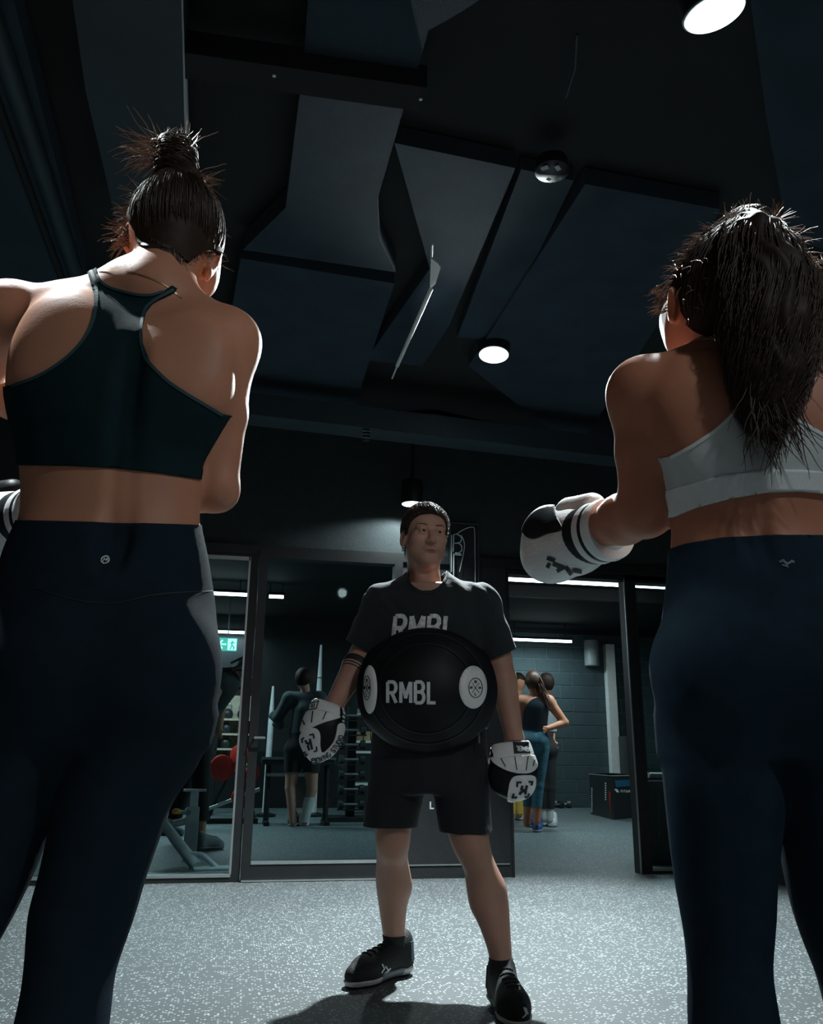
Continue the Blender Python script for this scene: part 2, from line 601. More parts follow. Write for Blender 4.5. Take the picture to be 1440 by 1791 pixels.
def clip(V, Q, f):
    """keep the part of the surface where the field f is positive, with a clean cut edge"""
    T = np.concatenate([Q[:, [0, 1, 2]], Q[:, [0, 2, 3]]]) if Q.shape[1] == 4 else Q
    ins = (f > 0)
    c = ins[T].sum(1)
    full = T[c == 3]
    mix = T[(c > 0) & (c < 3)]
    NV = list(V); cache = {}; out = []

    def cut(i, j):
        key = (i, j) if i < j else (j, i)
        if key not in cache:
            a, b = key
            t = f[a] / (f[a] - f[b])
            NV.append(V[a] + t * (V[b] - V[a])); cache[key] = len(NV) - 1
        return cache[key]
    for tri in mix.tolist():
        poly = []
        for q in range(3):
            i, j = tri[q], tri[(q + 1) % 3]
            if ins[i]: poly.append(i)
            if ins[i] != ins[j]: poly.append(cut(i, j))
        for q in range(1, len(poly) - 1):
            out.append((poly[0], poly[q], poly[q + 1]))
    T2 = np.concatenate([full, np.array(out, int).reshape(-1, 3)])
    NV = np.array(NV)
    used = np.unique(T2)
    mp = np.full(len(NV), -1); mp[used] = np.arange(len(used))
    return NV[used], mp[T2]


def shell(V, T, t, inner=-0.002, N=None):
    """offset a cut surface outward and turn its rim in, so it reads as cloth or leather with thickness"""
    if N is None:
        N = vnormals(V, T)
    E = np.concatenate([T[:, [0, 1]], T[:, [1, 2]], T[:, [2, 0]]])
    key = np.sort(E, 1)
    u, inv, cnt = np.unique(key, axis=0, return_inverse=True, return_counts=True)
    B = E[cnt[inv.ravel()] == 1]
    n = len(V)
    bi = np.unique(B)
    mp = np.full(n, -1); mp[bi] = np.arange(len(bi)) + n
    V2 = np.concatenate([V + N * t, V[bi] + N[bi] * inner])
    rim = np.stack([B[:, 1], B[:, 0], mp[B[:, 0]]], 1)
    rim2 = np.stack([B[:, 1], mp[B[:, 0]], mp[B[:, 1]]], 1)
    return V2, np.concatenate([T, rim, rim2])


def poly_dist(x, y, P):
    """signed distance to a polygon in the plane, positive inside"""
    P = np.asarray(P, float)
    n = len(P); d2 = np.full(len(x), 1e18); ins = np.zeros(len(x), bool)
    for i in range(n):
        a, b = P[i], P[(i + 1) % n]
        e = b - a
        t = np.clip(((x - a[0]) * e[0] + (y - a[1]) * e[1]) / (e @ e + 1e-12), 0, 1)
        d2 = np.minimum(d2, (x - a[0] - t * e[0])**2 + (y - a[1] - t * e[1])**2)
        cr = ((a[1] > y) != (b[1] > y))
        xx = a[0] + (y - a[1]) * e[0] / (e[1] if abs(e[1]) > 1e-12 else 1e-12)
        ins ^= cr & (x < xx)
    d = np.sqrt(d2)
    return np.where(ins, d, -d)


def smooth_poly(P, n=6):
    """closed Catmull-Rom through the given points"""
    P = np.asarray(P, float); m = len(P); out = []
    for i in range(m):
        p0, p1, p2, p3 = P[i - 1], P[i], P[(i + 1) % m], P[(i + 2) % m]
        for t in np.linspace(0, 1, n, endpoint=False):
            out.append(.5 * ((2 * p1) + (-p0 + p2) * t + (2 * p0 - 5 * p1 + 4 * p2 - p3) * t * t + (-p0 + 3 * p1 - 3 * p2 + p3) * t**3))
    return np.array(out)


def curve_pts(P, n=8):
    """open Catmull-Rom"""
    P = np.asarray(P, float); m = len(P); out = []
    for i in range(m - 1):
        p0, p1, p2, p3 = P[max(i - 1, 0)], P[i], P[i + 1], P[min(i + 2, m - 1)]
        for t in np.linspace(0, 1, n, endpoint=False):
            out.append(.5 * ((2 * p1) + (-p0 + p2) * t + (2 * p0 - 5 * p1 + 4 * p2 - p3) * t * t + (-p0 + 3 * p1 - 3 * p2 + p3) * t**3))
    out.append(P[-1])
    return np.array(out)


def strands(name, lines, r, material, parent, sides=3):
    """many thin tapered hairs in one mesh"""
    V, Fs = [], []
    for ln, rr in zip(lines, r if hasattr(r, '__len__') else [r] * len(lines)):
        ln = np.asarray(ln, float); m = len(ln); base = len(V)
        t = np.gradient(ln, axis=0); t /= np.linalg.norm(t, axis=1, keepdims=True) + 1e-9
        a = np.array([0.3, 0.9, 0.2]); u = np.cross(t, a); u /= np.linalg.norm(u, axis=1, keepdims=True) + 1e-9
        w = np.cross(t, u)
        tap = np.linspace(1, .25, m)
        for i in range(m):
            for k in range(sides):
                an = 2 * math.pi * k / sides
                V.append(ln[i] + rr * tap[i] * (math.cos(an) * u[i] + math.sin(an) * w[i]))
        for i in range(m - 1):
            for k in range(sides):
                p, q = base + i * sides + k, base + i * sides + (k + 1) % sides
                Fs.append((p, q, q + sides, p + sides))
    o = raw(name, V, Fs, material, parent, True)
    o['kind'] = 'stuff'
    return o


def rotm(rx=0, ry=0, rz=0):
    return np.array((Matrix.Rotation(rz, 3, 'Z') @ Matrix.Rotation(ry, 3, 'Y') @ Matrix.Rotation(rx, 3, 'X')))


# ------------------------------------------------------------------ flat print laid on surfaces (lettering, logos)
def arc(cx, cy, rx, ry, a0, a1, n=8):
    return [(cx + rx * math.cos(math.radians(a0 + (a1 - a0) * i / n)), cy + ry * math.sin(math.radians(a0 + (a1 - a0) * i / n))) for i in range(n + 1)]


W = 0.62
GLYPH = {
    'R': [[(0, 0), (0, 1)], [(0, 1), (.34, 1)] + arc(.34, .74, .26, .26, 90, -90)[1:] + [(0, .48)], [(.3, .48), (.62, 0)]],
    'M': [[(0, 0), (0, 1)], [(.02, 1), (.36, .28), (.70, 1)], [(.72, 1), (.72, 0)]],
    'B': [[(0, 0), (0, 1)], [(0, 1), (.32, 1)] + arc(.32, .76, .26, .24, 90, -90)[1:] + [(0, .52)], [(.3, .52)] + arc(.34, .26, .28, .26, 90, -90) + [(0, 0)]],
    'L': [[(0, 1), (0, 0), (.52, 0)]],
    'O': [arc(.3, .5, .3, .5, 90, 450, 18)],
    'X': [[(0, 0), (.6, 1)], [(0, 1), (.6, 0)]],
    'I': [[(.08, 0), (.08, 1)]],
    'N': [[(0, 0), (0, 1), (.58, 0), (.58, 1)]],
    'G': [arc(.32, .5, .3, .5, 50, 350, 14) + [(.62, .42), (.36, .42)]],
    'S': [arc(.3, .74, .27, .26, 30, 270, 10) + arc(.3, .25, .29, .25, 90, -150, 10)],
    'T': [[(0, 1), (.6, 1)], [(.3, 1), (.3, 0)]],
    'U': [[(0, 1), (0, .3)] + arc(.29, .3, .29, .3, 180, 360, 8) + [(.58, 1)]],
    'D': [[(0, 0), (0, 1), (.25, 1)] + arc(.25, .5, .33, .5, 90, -90, 10) + [(0, 0)]],
    'F': [[(0, 0), (0, 1), (.52, 1)], [(0, .52), (.42, .52)]],
    'W': [[(0, 1), (.2, 0), (.42, .7), (.64, 0), (.84, 1)]],
    'A': [[(0, 0), (.32, 1), (.64, 0)], [(.12, .34), (.52, .34)]],
    'Y': [[(0, 1), (.3, .48), (.6, 1)], [(.3, .48), (.3, 0)]],
    ' ': [],
}
ADV = {'R': .62, 'M': .72, 'B': .62, 'L': .52, 'O': .6, 'X': .6, 'I': .16, 'N': .58, 'G': .62, 'S': .58, 'T': .6, 'U': .58,
       'D': .58, 'F': .52, 'W': .84, 'A': .64, 'Y': .6, ' ': .35}


def text_strokes(s, gap=0.24):
    out, x = [], 0.0
    for ch in s:
        for st in GLYPH[ch]:
            out.append([(p[0] + x, p[1]) for p in st])
        x += ADV[ch] + gap
    return out, x - gap


def stroke_quads(st, w, step):
    """a thick polyline as small quads in the plane"""
    V, Fs = [], []
    for i in range(len(st) - 1):
        a, b = np.array(st[i], float), np.array(st[i + 1], float)
        d = b - a; ln = np.linalg.norm(d)
        if ln < 1e-9: continue
        d /= ln; nrm = np.array([-d[1], d[0]]) * w / 2
        a2 = a - d * (w * .42 if i > 0 else 0); b2 = b + d * (w * .42 if i < len(st) - 2 else 0)
        m = max(1, int(math.ceil(np.linalg.norm(b2 - a2) / step)))
        base = len(V)
        for q in range(m + 1):
            p = a2 + (b2 - a2) * q / m
            V += [p - nrm, p, p + nrm]
        for q in range(m):
            o = base + 3 * q
            Fs += [(o, o + 1, o + 4, o + 3), (o + 1, o + 2, o + 5, o + 4)]
    return V, Fs


def poly_quads(P, step):
    """fill a polygon with small cells"""
    P = np.asarray(P, float)
    b = bmesh.new()
    vs = [b.verts.new((p[0], p[1], 0)) for p in P]
    b.faces.new(vs)
    lo, hi = P.min(0), P.max(0)
    for ax in (0, 1):
        for c in np.arange(lo[ax] + step, hi[ax], step):
            nv = [0, 0, 0]; nv[ax] = 1; co = [0, 0, 0]; co[ax] = c
            bmesh.ops.bisect_plane(b, geom=b.verts[:] + b.edges[:] + b.faces[:], plane_co=co, plane_no=nv)
    bmesh.ops.triangulate(b, faces=b.faces[:])
    b.verts.index_update()
    V = [np.array([v.co.x, v.co.y]) for v in b.verts]
    Fs = [tuple(v.index for v in f.verts) for f in b.faces]
    b.free()
    return V, Fs


def surf(V, Q):
    return BVHTree.FromPolygons(np.asarray(V).tolist(), np.asarray(Q).tolist())


def decal(name, pieces, bvh, material, parent, frame=None, off=0.0015):
    """pieces: (V2d in pixels, faces); each point is dropped along its sight line onto the surface it is printed on"""
    V, Fs = [], []
    for v2, fs in pieces:
        loc = []
        for p in v2:
            d = Vector(ray(p[0], p[1])).normalized()
            hit, nrm, _, _ = bvh.ray_cast(Vector(CAM), d)
            if hit is None:
                loc.append(None)
            else:
                if nrm.dot(d) > 0: nrm = -nrm
                loc.append(np.array(hit + nrm * off))
        ids = {}
        for f in fs:
            if all(loc[i] is not None for i in f):
                pts = [loc[i] for i in f]
                if max(np.linalg.norm(pts[0] - q) for q in pts) > 0.12: continue
                ff = []
                for i in f:
                    if i not in ids:
                        ids[i] = len(V); V.append(loc[i])
                    ff.append(ids[i])
                Fs.append(ff)
    if not V: return None
    V = np.array(V)
    if frame is not None:
        q = V - frame.o
        V = np.stack([q @ RT0, q @ FH, q[:, 2]], 1)
    return raw(name, V, Fs, material, parent)


def px_text(s, x, y, w, h, weight=0.17, slant=0.0, step=4.0, gap=.24, rot=0.0, flip=False):
    """strokes of a word inside the pixel box with lower-left (x, y)"""
    st, tw = text_strokes(s, gap)
    out = []
    cr, sr = math.cos(rot), math.sin(rot)
    for line in st:
        L2 = []
        for u, v in line:
            a = (u / tw) * w + slant * v * h; b = v * h
            if flip: a, b = w - a, h - b
            L2.append((x + a * cr - b * -sr * -1 if False else x + a * cr + b * sr, y + a * sr - b * cr))
        out.append(stroke_quads(L2, weight * h, step))
    return out


def px_text_path(s, path, h, weight=.2, gap=.24, step=2.0):
    """letters of a word set one by one along a pixel path (their feet on the path)"""
    P = np.asarray(path, float)
    seg = np.linalg.norm(np.diff(P, axis=0), axis=1); cum = np.concatenate([[0], np.cumsum(seg)])
    tot = sum(ADV[c] + gap for c in s) - gap
    k = cum[-1] / tot; out = []; x = 0.0
    for ch in s:
        mid = (x + ADV[ch] / 2) * k
        i = min(np.searchsorted(cum, mid, 'right') - 1, len(P) - 2)
        d = (P[i + 1] - P[i]) / seg[i]
        c = P[i] + d * (mid - cum[i]); up = np.array([d[1], -d[0]])
        for st in GLYPH[ch]:
            out.append(stroke_quads([tuple(c + d * (u - ADV[ch] / 2) * k + up * v * h) for u, v in st], weight * h, step))
        x += ADV[ch] + gap
    return out


# ------------------------------------------------------------------ room shell
WALL_Y = 5.58
BACK_Y = 12.7
RIGHT_X = 3.32
LEFT_X = -4.2
CEIL = 3.05


def struct(o):
    return tag(o, kind='structure')


struct(MB().box(LEFT_X, RIGHT_X, -3.5, WALL_Y + .03, -.1, 0).build('floor', MT['floor']))
struct(MB().box(LEFT_X - 2, 8.2, WALL_Y + .03, BACK_Y + .3, -.1, 0).build('floor_gym', MT['gymfloor']))
ceiling = struct(MB().box(LEFT_X, RIGHT_X, -1.6, WALL_Y + .15, CEIL, CEIL + .12).build('ceiling', MT['ceil']))
ceil_gym = struct(MB().box(LEFT_X - 2, 8.2, WALL_Y + .15, BACK_Y + .3, 2.66, 2.8).build('ceiling_gym', MT['ceil']))
struct(MB().box(RIGHT_X, RIGHT_X + .12, -3.5, WALL_Y + .1, 0, CEIL).build('wall_right', MT['blackpaint']))
struct(MB().box(LEFT_X - .12, LEFT_X, -3.5, WALL_Y + .1, 0, CEIL).build('wall_left', MT['blackpaint']))
struct(MB().box(LEFT_X - 2.1, LEFT_X - 2, WALL_Y, BACK_Y + .3, 0, 2.7).build('wall_gym_left', MT['blackpaint']))
struct(MB().box(8.2, 8.3, WALL_Y, BACK_Y + .3, 0, 2.7).build('wall_gym_right', MT['blackpaint']))
# fascia above the glazed partition
struct(MB().box(LEFT_X, RIGHT_X, WALL_Y - .02, WALL_Y + .13, 2.03, CEIL).build('wall_partition', MT['fascia']))
fas = struct(MB().box(LEFT_X, RIGHT_X, WALL_Y - .05, WALL_Y - .02, 2.0, 2.06).build('trim_1', MT['black']))
# solid black pier beside the doorway
pier = struct(MB().box(1.04, 1.785, WALL_Y - .03, WALL_Y + .11, 0, 2.03).build('wall_pier', MT['blackpaint']))
MB().box(1.06, 1.76, WALL_Y - .036, WALL_Y - .03, .075, .083).build('pier_rail', MT['steel'], pier)
MB().box(1.775, 1.79, WALL_Y - .04, WALL_Y + .12, 0, 2.03).build('pier_edge', MT['black'], pier)

# far block wall, each block a piece of its own in the stretch that shows
wb = struct(MB().box(LEFT_X - 2, 8.2, BACK_Y, BACK_Y + .3, 0, 2.8).build('wall_back', MT['blackpaint']))
MB().box(3.3, 7.35, BACK_Y - .006, BACK_Y, 0, 2.6).build('mortar_bed', MT['mortar'], wb)
bm_block = MB().box(-.194, .194, -.016, .0, .006, .194, .004)
first = None
for row in range(13):
    for c in range(-1, 9):
        x = 3.9 + .4 * c + (.2 if row % 2 else 0)
        if first is None:
            first = bm_block.build('block', MT['block'], wb); o = first
        else:
            o = bpy.data.objects.new('block', first.data); COL.objects.link(o); o.parent = wb
        o.location = (x, BACK_Y, row * .2)
# white reveal round the bricked-up opening
reveal = struct(MB().box(5.64, 5.78, BACK_Y - .14, BACK_Y - .02, .37, 2.45).build('trim_2', MT['white']))
MB().box(5.78, 7.6, BACK_Y - .16, BACK_Y - .02, .37, .52, .01).build('sill', MT['white'], reveal)

# ------------------------------------------------------------------ glazed partition
def window(name, x0, x1, z0, z1, bw, rail, y=WALL_Y, mull=()):
    fr = MB()
    fr.box(x0, x0 + bw, y - .04, y + .06, 0, z1); fr.box(x1 - bw, x1, y - .04, y + .06, 0, z1)
    fr.box(x0 + bw, x1 - bw, y - .04, y + .06, 0, rail); fr.box(x0 + bw, x1 - bw, y - .04, y + .06, z1 - .05, z1)
    w = struct(fr.build(name, MT['black']))
    for m in mull:
        MB().box(m - .012, m + .012, y - .03, y + .03, rail, z1 - .05).build('mullion', MT['black'], w)
    MB().box(x0 + bw, x1 - bw, y + .004, y + .014, rail, z1 - .05).build('pane', MT['glass'], w)
    MB().box(x0 + bw, x1 - bw, y - .046, y - .03, rail - .016, rail + .002).build('sill_bead', MT['alu'], w)
    return w


w1 = window('window_1', -4.15, .075, 0, 2.03, .055, .045, mull=(-2.0,))
MB().box(.012, .024, WALL_Y - .046, WALL_Y - .03, .045, 1.98).build('edge_glint', MT['alu'], w1)  # pale strip standing in for the glint down the glass edge
MB().box(-4.1, .02, WALL_Y - .046, WALL_Y - .03, 1.955, 1.98).build('head_glint', MT['alu'], w1)  # pale strip standing in for the glint along the top of the glass
d1 = window('door_1', .08, 1.04, 0, 2.03, .056, .115, y=WALL_Y - .015)
MB().box(.085, 1.04, WALL_Y - .07, WALL_Y - .055, .004, .012).build('threshold_strip', MT['alu'], d1)
hdl = MB().tube([(.115, WALL_Y - .055, .83), (.115, WALL_Y - .10, .83), (.175, WALL_Y - .10, .83), (.175, WALL_Y - .06, .83)], .008, 8)
hdl.build('handle', MT['steel'], d1, True)
w2 = window('window_2', 2.672, RIGHT_X, 0, 2.0, .08, .035, y=WALL_Y + .04)
MB().box(2.665, 2.674, WALL_Y - .005, WALL_Y + .002, 0, 1.98).build('edge_glint', MT['alu'], w2)  # thin bright strip added as the glint on the doorway-side edge
MB().box(2.73, 2.752, WALL_Y - .012, WALL_Y + .002, .4, 1.97).build('post_face', MT['black'], w2)
struct(MB().box(1.785, RIGHT_X, WALL_Y + .0, WALL_Y + .10, 1.965, 2.03).build('trim_3', MT['black']))

# ------------------------------------------------------------------ ceiling: boards, beams, ducts
def board(px, z, t, m=MT['panel'], name='ceiling_panel'):
    P = [on_z(x, y, z)[:2] for x, y in px]
    return MB().prism(P, z, z + t).build(name, m, ceiling)


board([(543, -60), (900, -60), (840, 0), (780, 37), (750, 53), (727, 133), (532, 100)], 2.93, .1)
board([(527, 143), (710, 177), (660, 350), (664, 420), (692, 476), (425, 437), (500, 363)], 2.93, .1)
board([(421, 452), (690, 496), (640, 650), (600, 790), (420, 760), (380, 690)], 2.93, .1)
board([(690, 250), (902, 294), (786, 570), (738, 640), (640, 630), (752, 470)], 2.96, .08)
board([(912, 296), (1004, 316), (868, 596), (800, 590)], 2.98, .06)
board([(1024, 322), (1260, 366), (1180, 520), (1010, 790), (820, 640)], 2.96, .08)
board([(1300, -100), (1700, -100), (1700, 500), (1380, 420), (1340, 200)], 2.97, .07)
board([(-160, -120), (8, -60), (148, 478), (150, 620), (-300, 620)], 2.90, .1)
board([(420, 850), (700, 876), (680, 800), (430, 780)], 2.96, .05)
board([(640, 745), (760, 735), (870, 760), (920, 800), (660, 790)], 2.96, .05)


def beam(name, p, q, w, z0, z1, m):
    p, q = np.array(p[:2]), np.array(q[:2]); d = q - p; d = d / np.linalg.norm(d); nrm = np.array([-d[1], d[0]]) * w / 2
    return MB().prism([p - nrm, q - nrm, q + nrm, p + nrm], z0, z1).build(name, m, ceiling)


# cross beams and the long service runs
beam('cross_beam', on_z(250, 96, 2.88), on_z(742, 166, 2.88), .11, 2.86, 2.95, MT['beam'])
beam('cross_beam', on_z(425, 722, 2.7), on_z(1090, 800, 2.7), .18, 2.66, 2.80, MT['duct'])
board([(118, -60), (316, -60), (322, 200), (332, 425), (212, 425), (150, 160)], 2.80, .22, MT['duct'], 'air_duct')
cond = MB().tube([(-.86, -.3, 2.86), (-.86, 5.5, 2.86)], .035, 12).build('conduit', MT['duct'], ceiling, True)
MB().tube([(-.95, -.3, 2.9), (-.95, 5.5, 2.9)], .018, 10).build('conduit', MT['beam'], ceiling, True)
MB().tube([on_z(1010, 60, 2.95), on_z(1006, 120, 2.95), on_z(990, 170, 2.95)], .006, 6).build('cable', MT['duct'], ceiling, True)
# bolts in the cross beam that catch the light
for x, y in ((480, 130), (736, 171), (303, 188)):
    p = on_z(x, y, 2.86)
    MB().lathe([(.006, -.008), (.006, 0)], 8, p).build('bolt_head', MT['alu'], ceiling)

# paper-white cable channel that hangs from the boards
pa, pb, pc, pd_ = on_z(756, 428, 2.9), on_z(754, 506, 2.86), on_z(695, 640, 2.86), on_z(686, 662, 2.86)
ch = empty('cable_channel', (pb[0], pb[1], pb[2]))
def rel(*ps):
    return [np.array(p) - pb for p in ps]
MB().tube(rel(pb, pc), .011, 6).build('channel', MT['white'], ch)
MB().tube(rel(pc, pd_), .005, 6).build('tail', MT['white'], ch)
MB().tube(rel(pa, on_z(755, 455, 2.9)), .005, 6).build('hook', MT['white'], ch)
br = [on_z(x, y, 2.88) - pb for x, y in ((754, 452), (766, 461), (771, 468), (762, 497), (752, 506))]
MB().add([tuple(p) for p in br] + [tuple(p + np.array([0, 0, .012])) for p in br],
         [(0, 1, 2, 3, 4), (9, 8, 7, 6, 5)] + [(i, (i + 1) % 5, 5 + (i + 1) % 5, 5 + i) for i in range(5)]).build('bracket', MT['white'], ch)
tag(ch, 'thin white cable channel with small bracket hanging from black ceiling', 'channel')

# ------------------------------------------------------------------ lamps
def downlight(px, z, r, label, energy, aim, tilt=(0, 0), spot=100, blend=.35, stem=None, col=(0.88, 0.98, 1.0), loc=None, rad=.045):
    p = on_z(px[0], px[1], z) if loc is None else np.array(loc)
    t = empty('ceiling_downlight', p)
    t.rotation_euler = (tilt[0], tilt[1], 0)
    MB().lathe([(r * .9, .16), (r * 1.02, .15), (r * 1.04, .0), (r * .96, -.004), (r * .93, .0), (r * .62, .07), (r * .6, .15), (0, .152)], 32).build('housing', MT['black'], t, True)
    MB().lathe([(r * .985, -.003), (r * .95, -.0055), (r * .62, .055)], 32, caps=False).build('reflector', MT['reflector'], t, True)
    MB().lathe([(0, .03), (r * .4, .032), (r * .66, .05)], 28, caps=False).build('lens', MT['lens'], t, True)
    if stem:
        MB().tube([(0, 0, .15), (0, 0, .15 + stem)], .012, 8).build('stem', MT['black'], t, True)
    tag(t, label, 'lamp', 'ceiling downlights')
    ld = bpy.data.lights.new('downlight_beam', 'SPOT')
    ld.energy = energy; ld.spot_size = math.radians(spot); ld.spot_blend = blend
    ld.shadow_soft_size = rad; ld.color = col
    lo = bpy.data.objects.new('downlight_beam', ld); COL.objects.link(lo); lo.parent = t
    lo.location = (0, 0, .024)
    d = Vector(np.array(aim, float) - p).normalized()
    lo.rotation_mode = 'QUATERNION'
    lo.rotation_quaternion = t.rotation_euler.to_quaternion().inverted() @ d.to_track_quat('-Z', 'Y')
    return t


# the three lamps the picture shows
downlight((1250, 22), 2.93, .092, 'large round white downlight glowing beside the navy boards', 480, (.86, 1.12, 1.35), tilt=(.12, -.2), spot=40, blend=.5)
downlight((864, 620), 2.9, .085, 'round white downlight below the white cable channel', 1300, (.75, 3.0, .9), tilt=(-.12, .08), spot=130)
downlight((722, 875), 2.36, .07, 'small white downlight above the short haired man', 45, (.8, 5.5, 1.4), spot=130, stem=.5, loc=(1.06, 5.34, 2.36))


def led(px0, px1, z, label, m=MT['led'], power=60):
    a, b = on_z(*px0, z), on_z(*px1, z)
    b[1] = a[1]
    t = empty('led_tube_light', ((a + b) / 2))
    hx = (b[0] - a[0]) / 2
    MB().tube([(-hx, 0, 0), (hx, 0, 0)], .019, 12).build('tube', m, t, True)
    MB().box(-hx, hx, -.02, .02, .018, .05).build('batten', MT['black'], t)
    for s in (-1, 1):
        MB().box(s * hx - .006, s * hx + .006, -.022, .022, -.02, .05).build('end_cap', MT['black'], t)
    for s in (-.8, .8):
        MB().box(s * hx - .005, s * hx + .005, -.004, .004, .05, 2.66 - z + .0).build('hanger', MT['black'], t)
    tag(t, label, 'lamp', 'linear tube lights in the gym')
    la = bpy.data.lights.new('tube_glow', 'AREA'); la.shape = 'RECTANGLE'; la.size = 2 * hx; la.size_y = .05
    la.energy = power; la.color = (0.72, 0.95, 1.0)
    lo = bpy.data.objects.new('tube_glow', la); COL.objects.link(lo); lo.parent = t; lo.location = (0, 0, -.03)
    return t


led((200, 1030), (443, 1041), 2.5, 'long white tube light behind the glass over the bent figure', power=42)
led((470, 1043), (497, 1044), 2.5, 'short stub of white tube light seen through the glass door', power=3)
led((250, 1100), (438, 1109), 2.42, 'white tube light above the green exit sign', power=16)
led((886, 1013), (1240, 1039), 2.5, 'long white tube light just beyond the open doorway', power=60)
led((889, 1118), (1001, 1122), 2.4, 'short white tube light against the dark block wall', power=20)
struct(MB().box(2.7, 5.4, 9.3, 9.36, 2.52, 2.66).build('trim_4', MT['black']))


# ------------------------------------------------------------------ figures: shared pieces
def local_to_px(fr, V):
    return project(fr.to_world(V))


def part_shell(name, V, T, t, material, parent, inner=-.0015):
    V2, T2 = shell(V, T, t, inner)
    return raw(name, V2, T2, material, parent, True)


def shoe_prims(toe, heel, w=.05, hgt=.11):
    """low trainer between heel and toe points on the floor (local frame)"""
    toe, heel = np.array(toe, float), np.array(heel, float)
    d = toe - heel; L = np.linalg.norm(d); d /= L
    z = np.array([0, 0, 1.0])
    def p(t, h): return heel + d * L * t + z * h
    return [cone(p(.12, .045), p(.12, hgt), .040, .040, .02), cone(p(.16, .05), p(.72, .045), .040, .044, .03),
            cone(p(.7, .04), p(.87, .034), .045, .036, .03), cone(p(.2, .095), p(.55, .06), .036, .036, .03)]


def make_shoe(parent, fr_toe, fr_heel, upper, solem, h=.006, name='shoe'):
    toe, heel = np.array(fr_toe, float), np.array(fr_heel, float)
    V, Q = sdf_mesh(shoe_prims(toe, heel), h)
    V[:, 2] = np.maximum(V[:, 2], .004)
    o = raw(name, V, Q, upper, parent, True)
    N = vnormals(V, Q)
    d = toe - heel; L = np.linalg.norm(d); d = d / L
    s = (V - heel) @ d / L
    Vs, Ts = clip(V, Q, .026 + .012 * np.clip(.5 - s, -.2, 1) - V[:, 2])
    V2, T2 = shell(Vs, Ts, .005)
    V2[:, 2] = np.maximum(V2[:, 2], 0.0)
    raw('sole', V2, T2, solem, o, True)
    # laces
    up = np.array([0, 0, 1.0]); side = np.cross(d, up)
    bv = surf(V, Q)
    m = MB()
    for i in range(5):
        c = heel + d * L * (.36 + .085 * i)
        pts = []
        for u in np.linspace(-.022, .022, 6):
            hit = bv.ray_cast(Vector(c + side * u + up * .25), Vector((0, 0, -1)))[0]
            if hit is not None: pts.append(np.array(hit) + up * .002)
        if len(pts) > 2: m.tube(pts, .003, 6)
    if m.V: m.build('laces', upper, o, True)
    return o, V, Q


def person(name, fr, V, Q, skin, label, cat='person', group=None):
    o = raw(name, V, Q, skin, None, True)
    fr.place(o)
    return tag(o, label, cat, group)


def glove_mesh(name, c, ang, label, plain=False, scale=1.0, mirror=1, yaw=0.0):
    """boxing glove: white body, black thumb and palm shield, striped cuff. Local x = along the fist"""
    pr_ = [ell((.085, 0, .0), (.082, .058, .062), .03), ell((.03, 0, -.006), (.062, .05, .058), .03),
           ell((.115, -.005, -.02), (.055, .052, .045), .03), cone((-.05, 0, 0), (.02, 0, 0), .043, .048, .03)]
    th = [cone((.03, -.012, .058), (.095, -.012, .064), .026, .024, .02), ell((.115, -.012, .052), (.03, .026, .026), .02)]
    if plain:
        th = [cone((-.01, -.012, .056), (.05, -.012, .062), .026, .026, .02), ell((.06, -.012, .052), (.03, .026, .026), .02)]
        pr_.append(ell((.105, .0, .03), (.05, .045, .05), .03))
    V, Q = sdf_mesh(pr_, .005)
    Vt, Qt = sdf_mesh(th, .005)
    g = empty(name, c)
    g.rotation_mode = 'QUATERNION'
    body = raw('glove_body', V, Q, MT['wleather'], g, True)
    raw('thumb', Vt, Qt, MT['wleather' if plain else 'leather'], g, True)
    # black shield over the knuckles' upper half
    f = np.minimum(V[:, 0] - .055 - .35 * (V[:, 2]), V[:, 2] - .004 + .12 * (V[:, 0] - .09))
    if not plain:
        Vk, Tk = clip(V, Q, f)
        part_shell('knuckle_shield', Vk, Tk, .003, MT['leather'], g)
    for x0, x1, mm in ((-.022, .010, 'leather'), (-.036, -.021, 'wleather'), (-.046, -.035, 'leather'), (-.068, -.045, 'wleather')):
        prof = [(.0545 if mm == 'leather' else .055, x0), (.0575 if mm == 'wleather' else .0555, (x0 + x1) / 2), (.0545 if mm == 'leather' else .055, x1)]
        m = MB().lathe([(.040, x0)] + prof + [(.040, x1)], 36)
        m.xform(Matrix.Rotation(math.pi / 2, 4, 'Y'))
        m.build('cuff_band', MT[mm], g, True)
    g.scale = (scale,) * 3
    return tag(g, label, 'boxing glove', None), V, Q


# ------------------------------------------------------------------ woman in the teal racerback top
A0 = np.array([0.0, 0.0, 0.0])
_d = 1.30
_a = math.atan((196 - 720) / F_PX) 
_pa = FH * _d + RT0 * (_d * math.tan(_a) * math.cos(PITCH))
FA = Frame(_pa[0], _pa[1])
L = FA.L
S = FA.st
H_A = .006
tor = [S(545, 120, 330, .035, .05), S(580, 60, 378, .025, .075), S(640, 34, 392, .01, .09), S(700, 20, 394, .0, .098), S(760, 27, 374, 0, .098),
       S(815, 38, 353, 0, .092), S(870, 41, 349, 0, .087), S(915, 39, 347, 0, .088), S(960, 18, 358, -.005, .096),
       S(1050, -8, 372, -.015, .112), S(1160, -15, 379, -.02, .126), S(1230, -12, 374, -.012, .118), S(1300, 0, 358, 0, .10)]
bodyA = [loft(tor, .02, 'torso')]
legR = [S(1250, 150, 370, -.005, .105), S(1340, 128, 340, 0, .097), S(1402, 104, 293, .0, .088), S(1455, 95, 277, .0, .080), S(1537, 76, 248, .0, .072),
        S(1592, 59, 233, 0, .068), S(1642, 55, 216, 0, .064), S(1700, 52, 194, -.005, .062), S(1758, 43, 187, -.016, .066), S(1800, 31, 183, -.022, .066)]
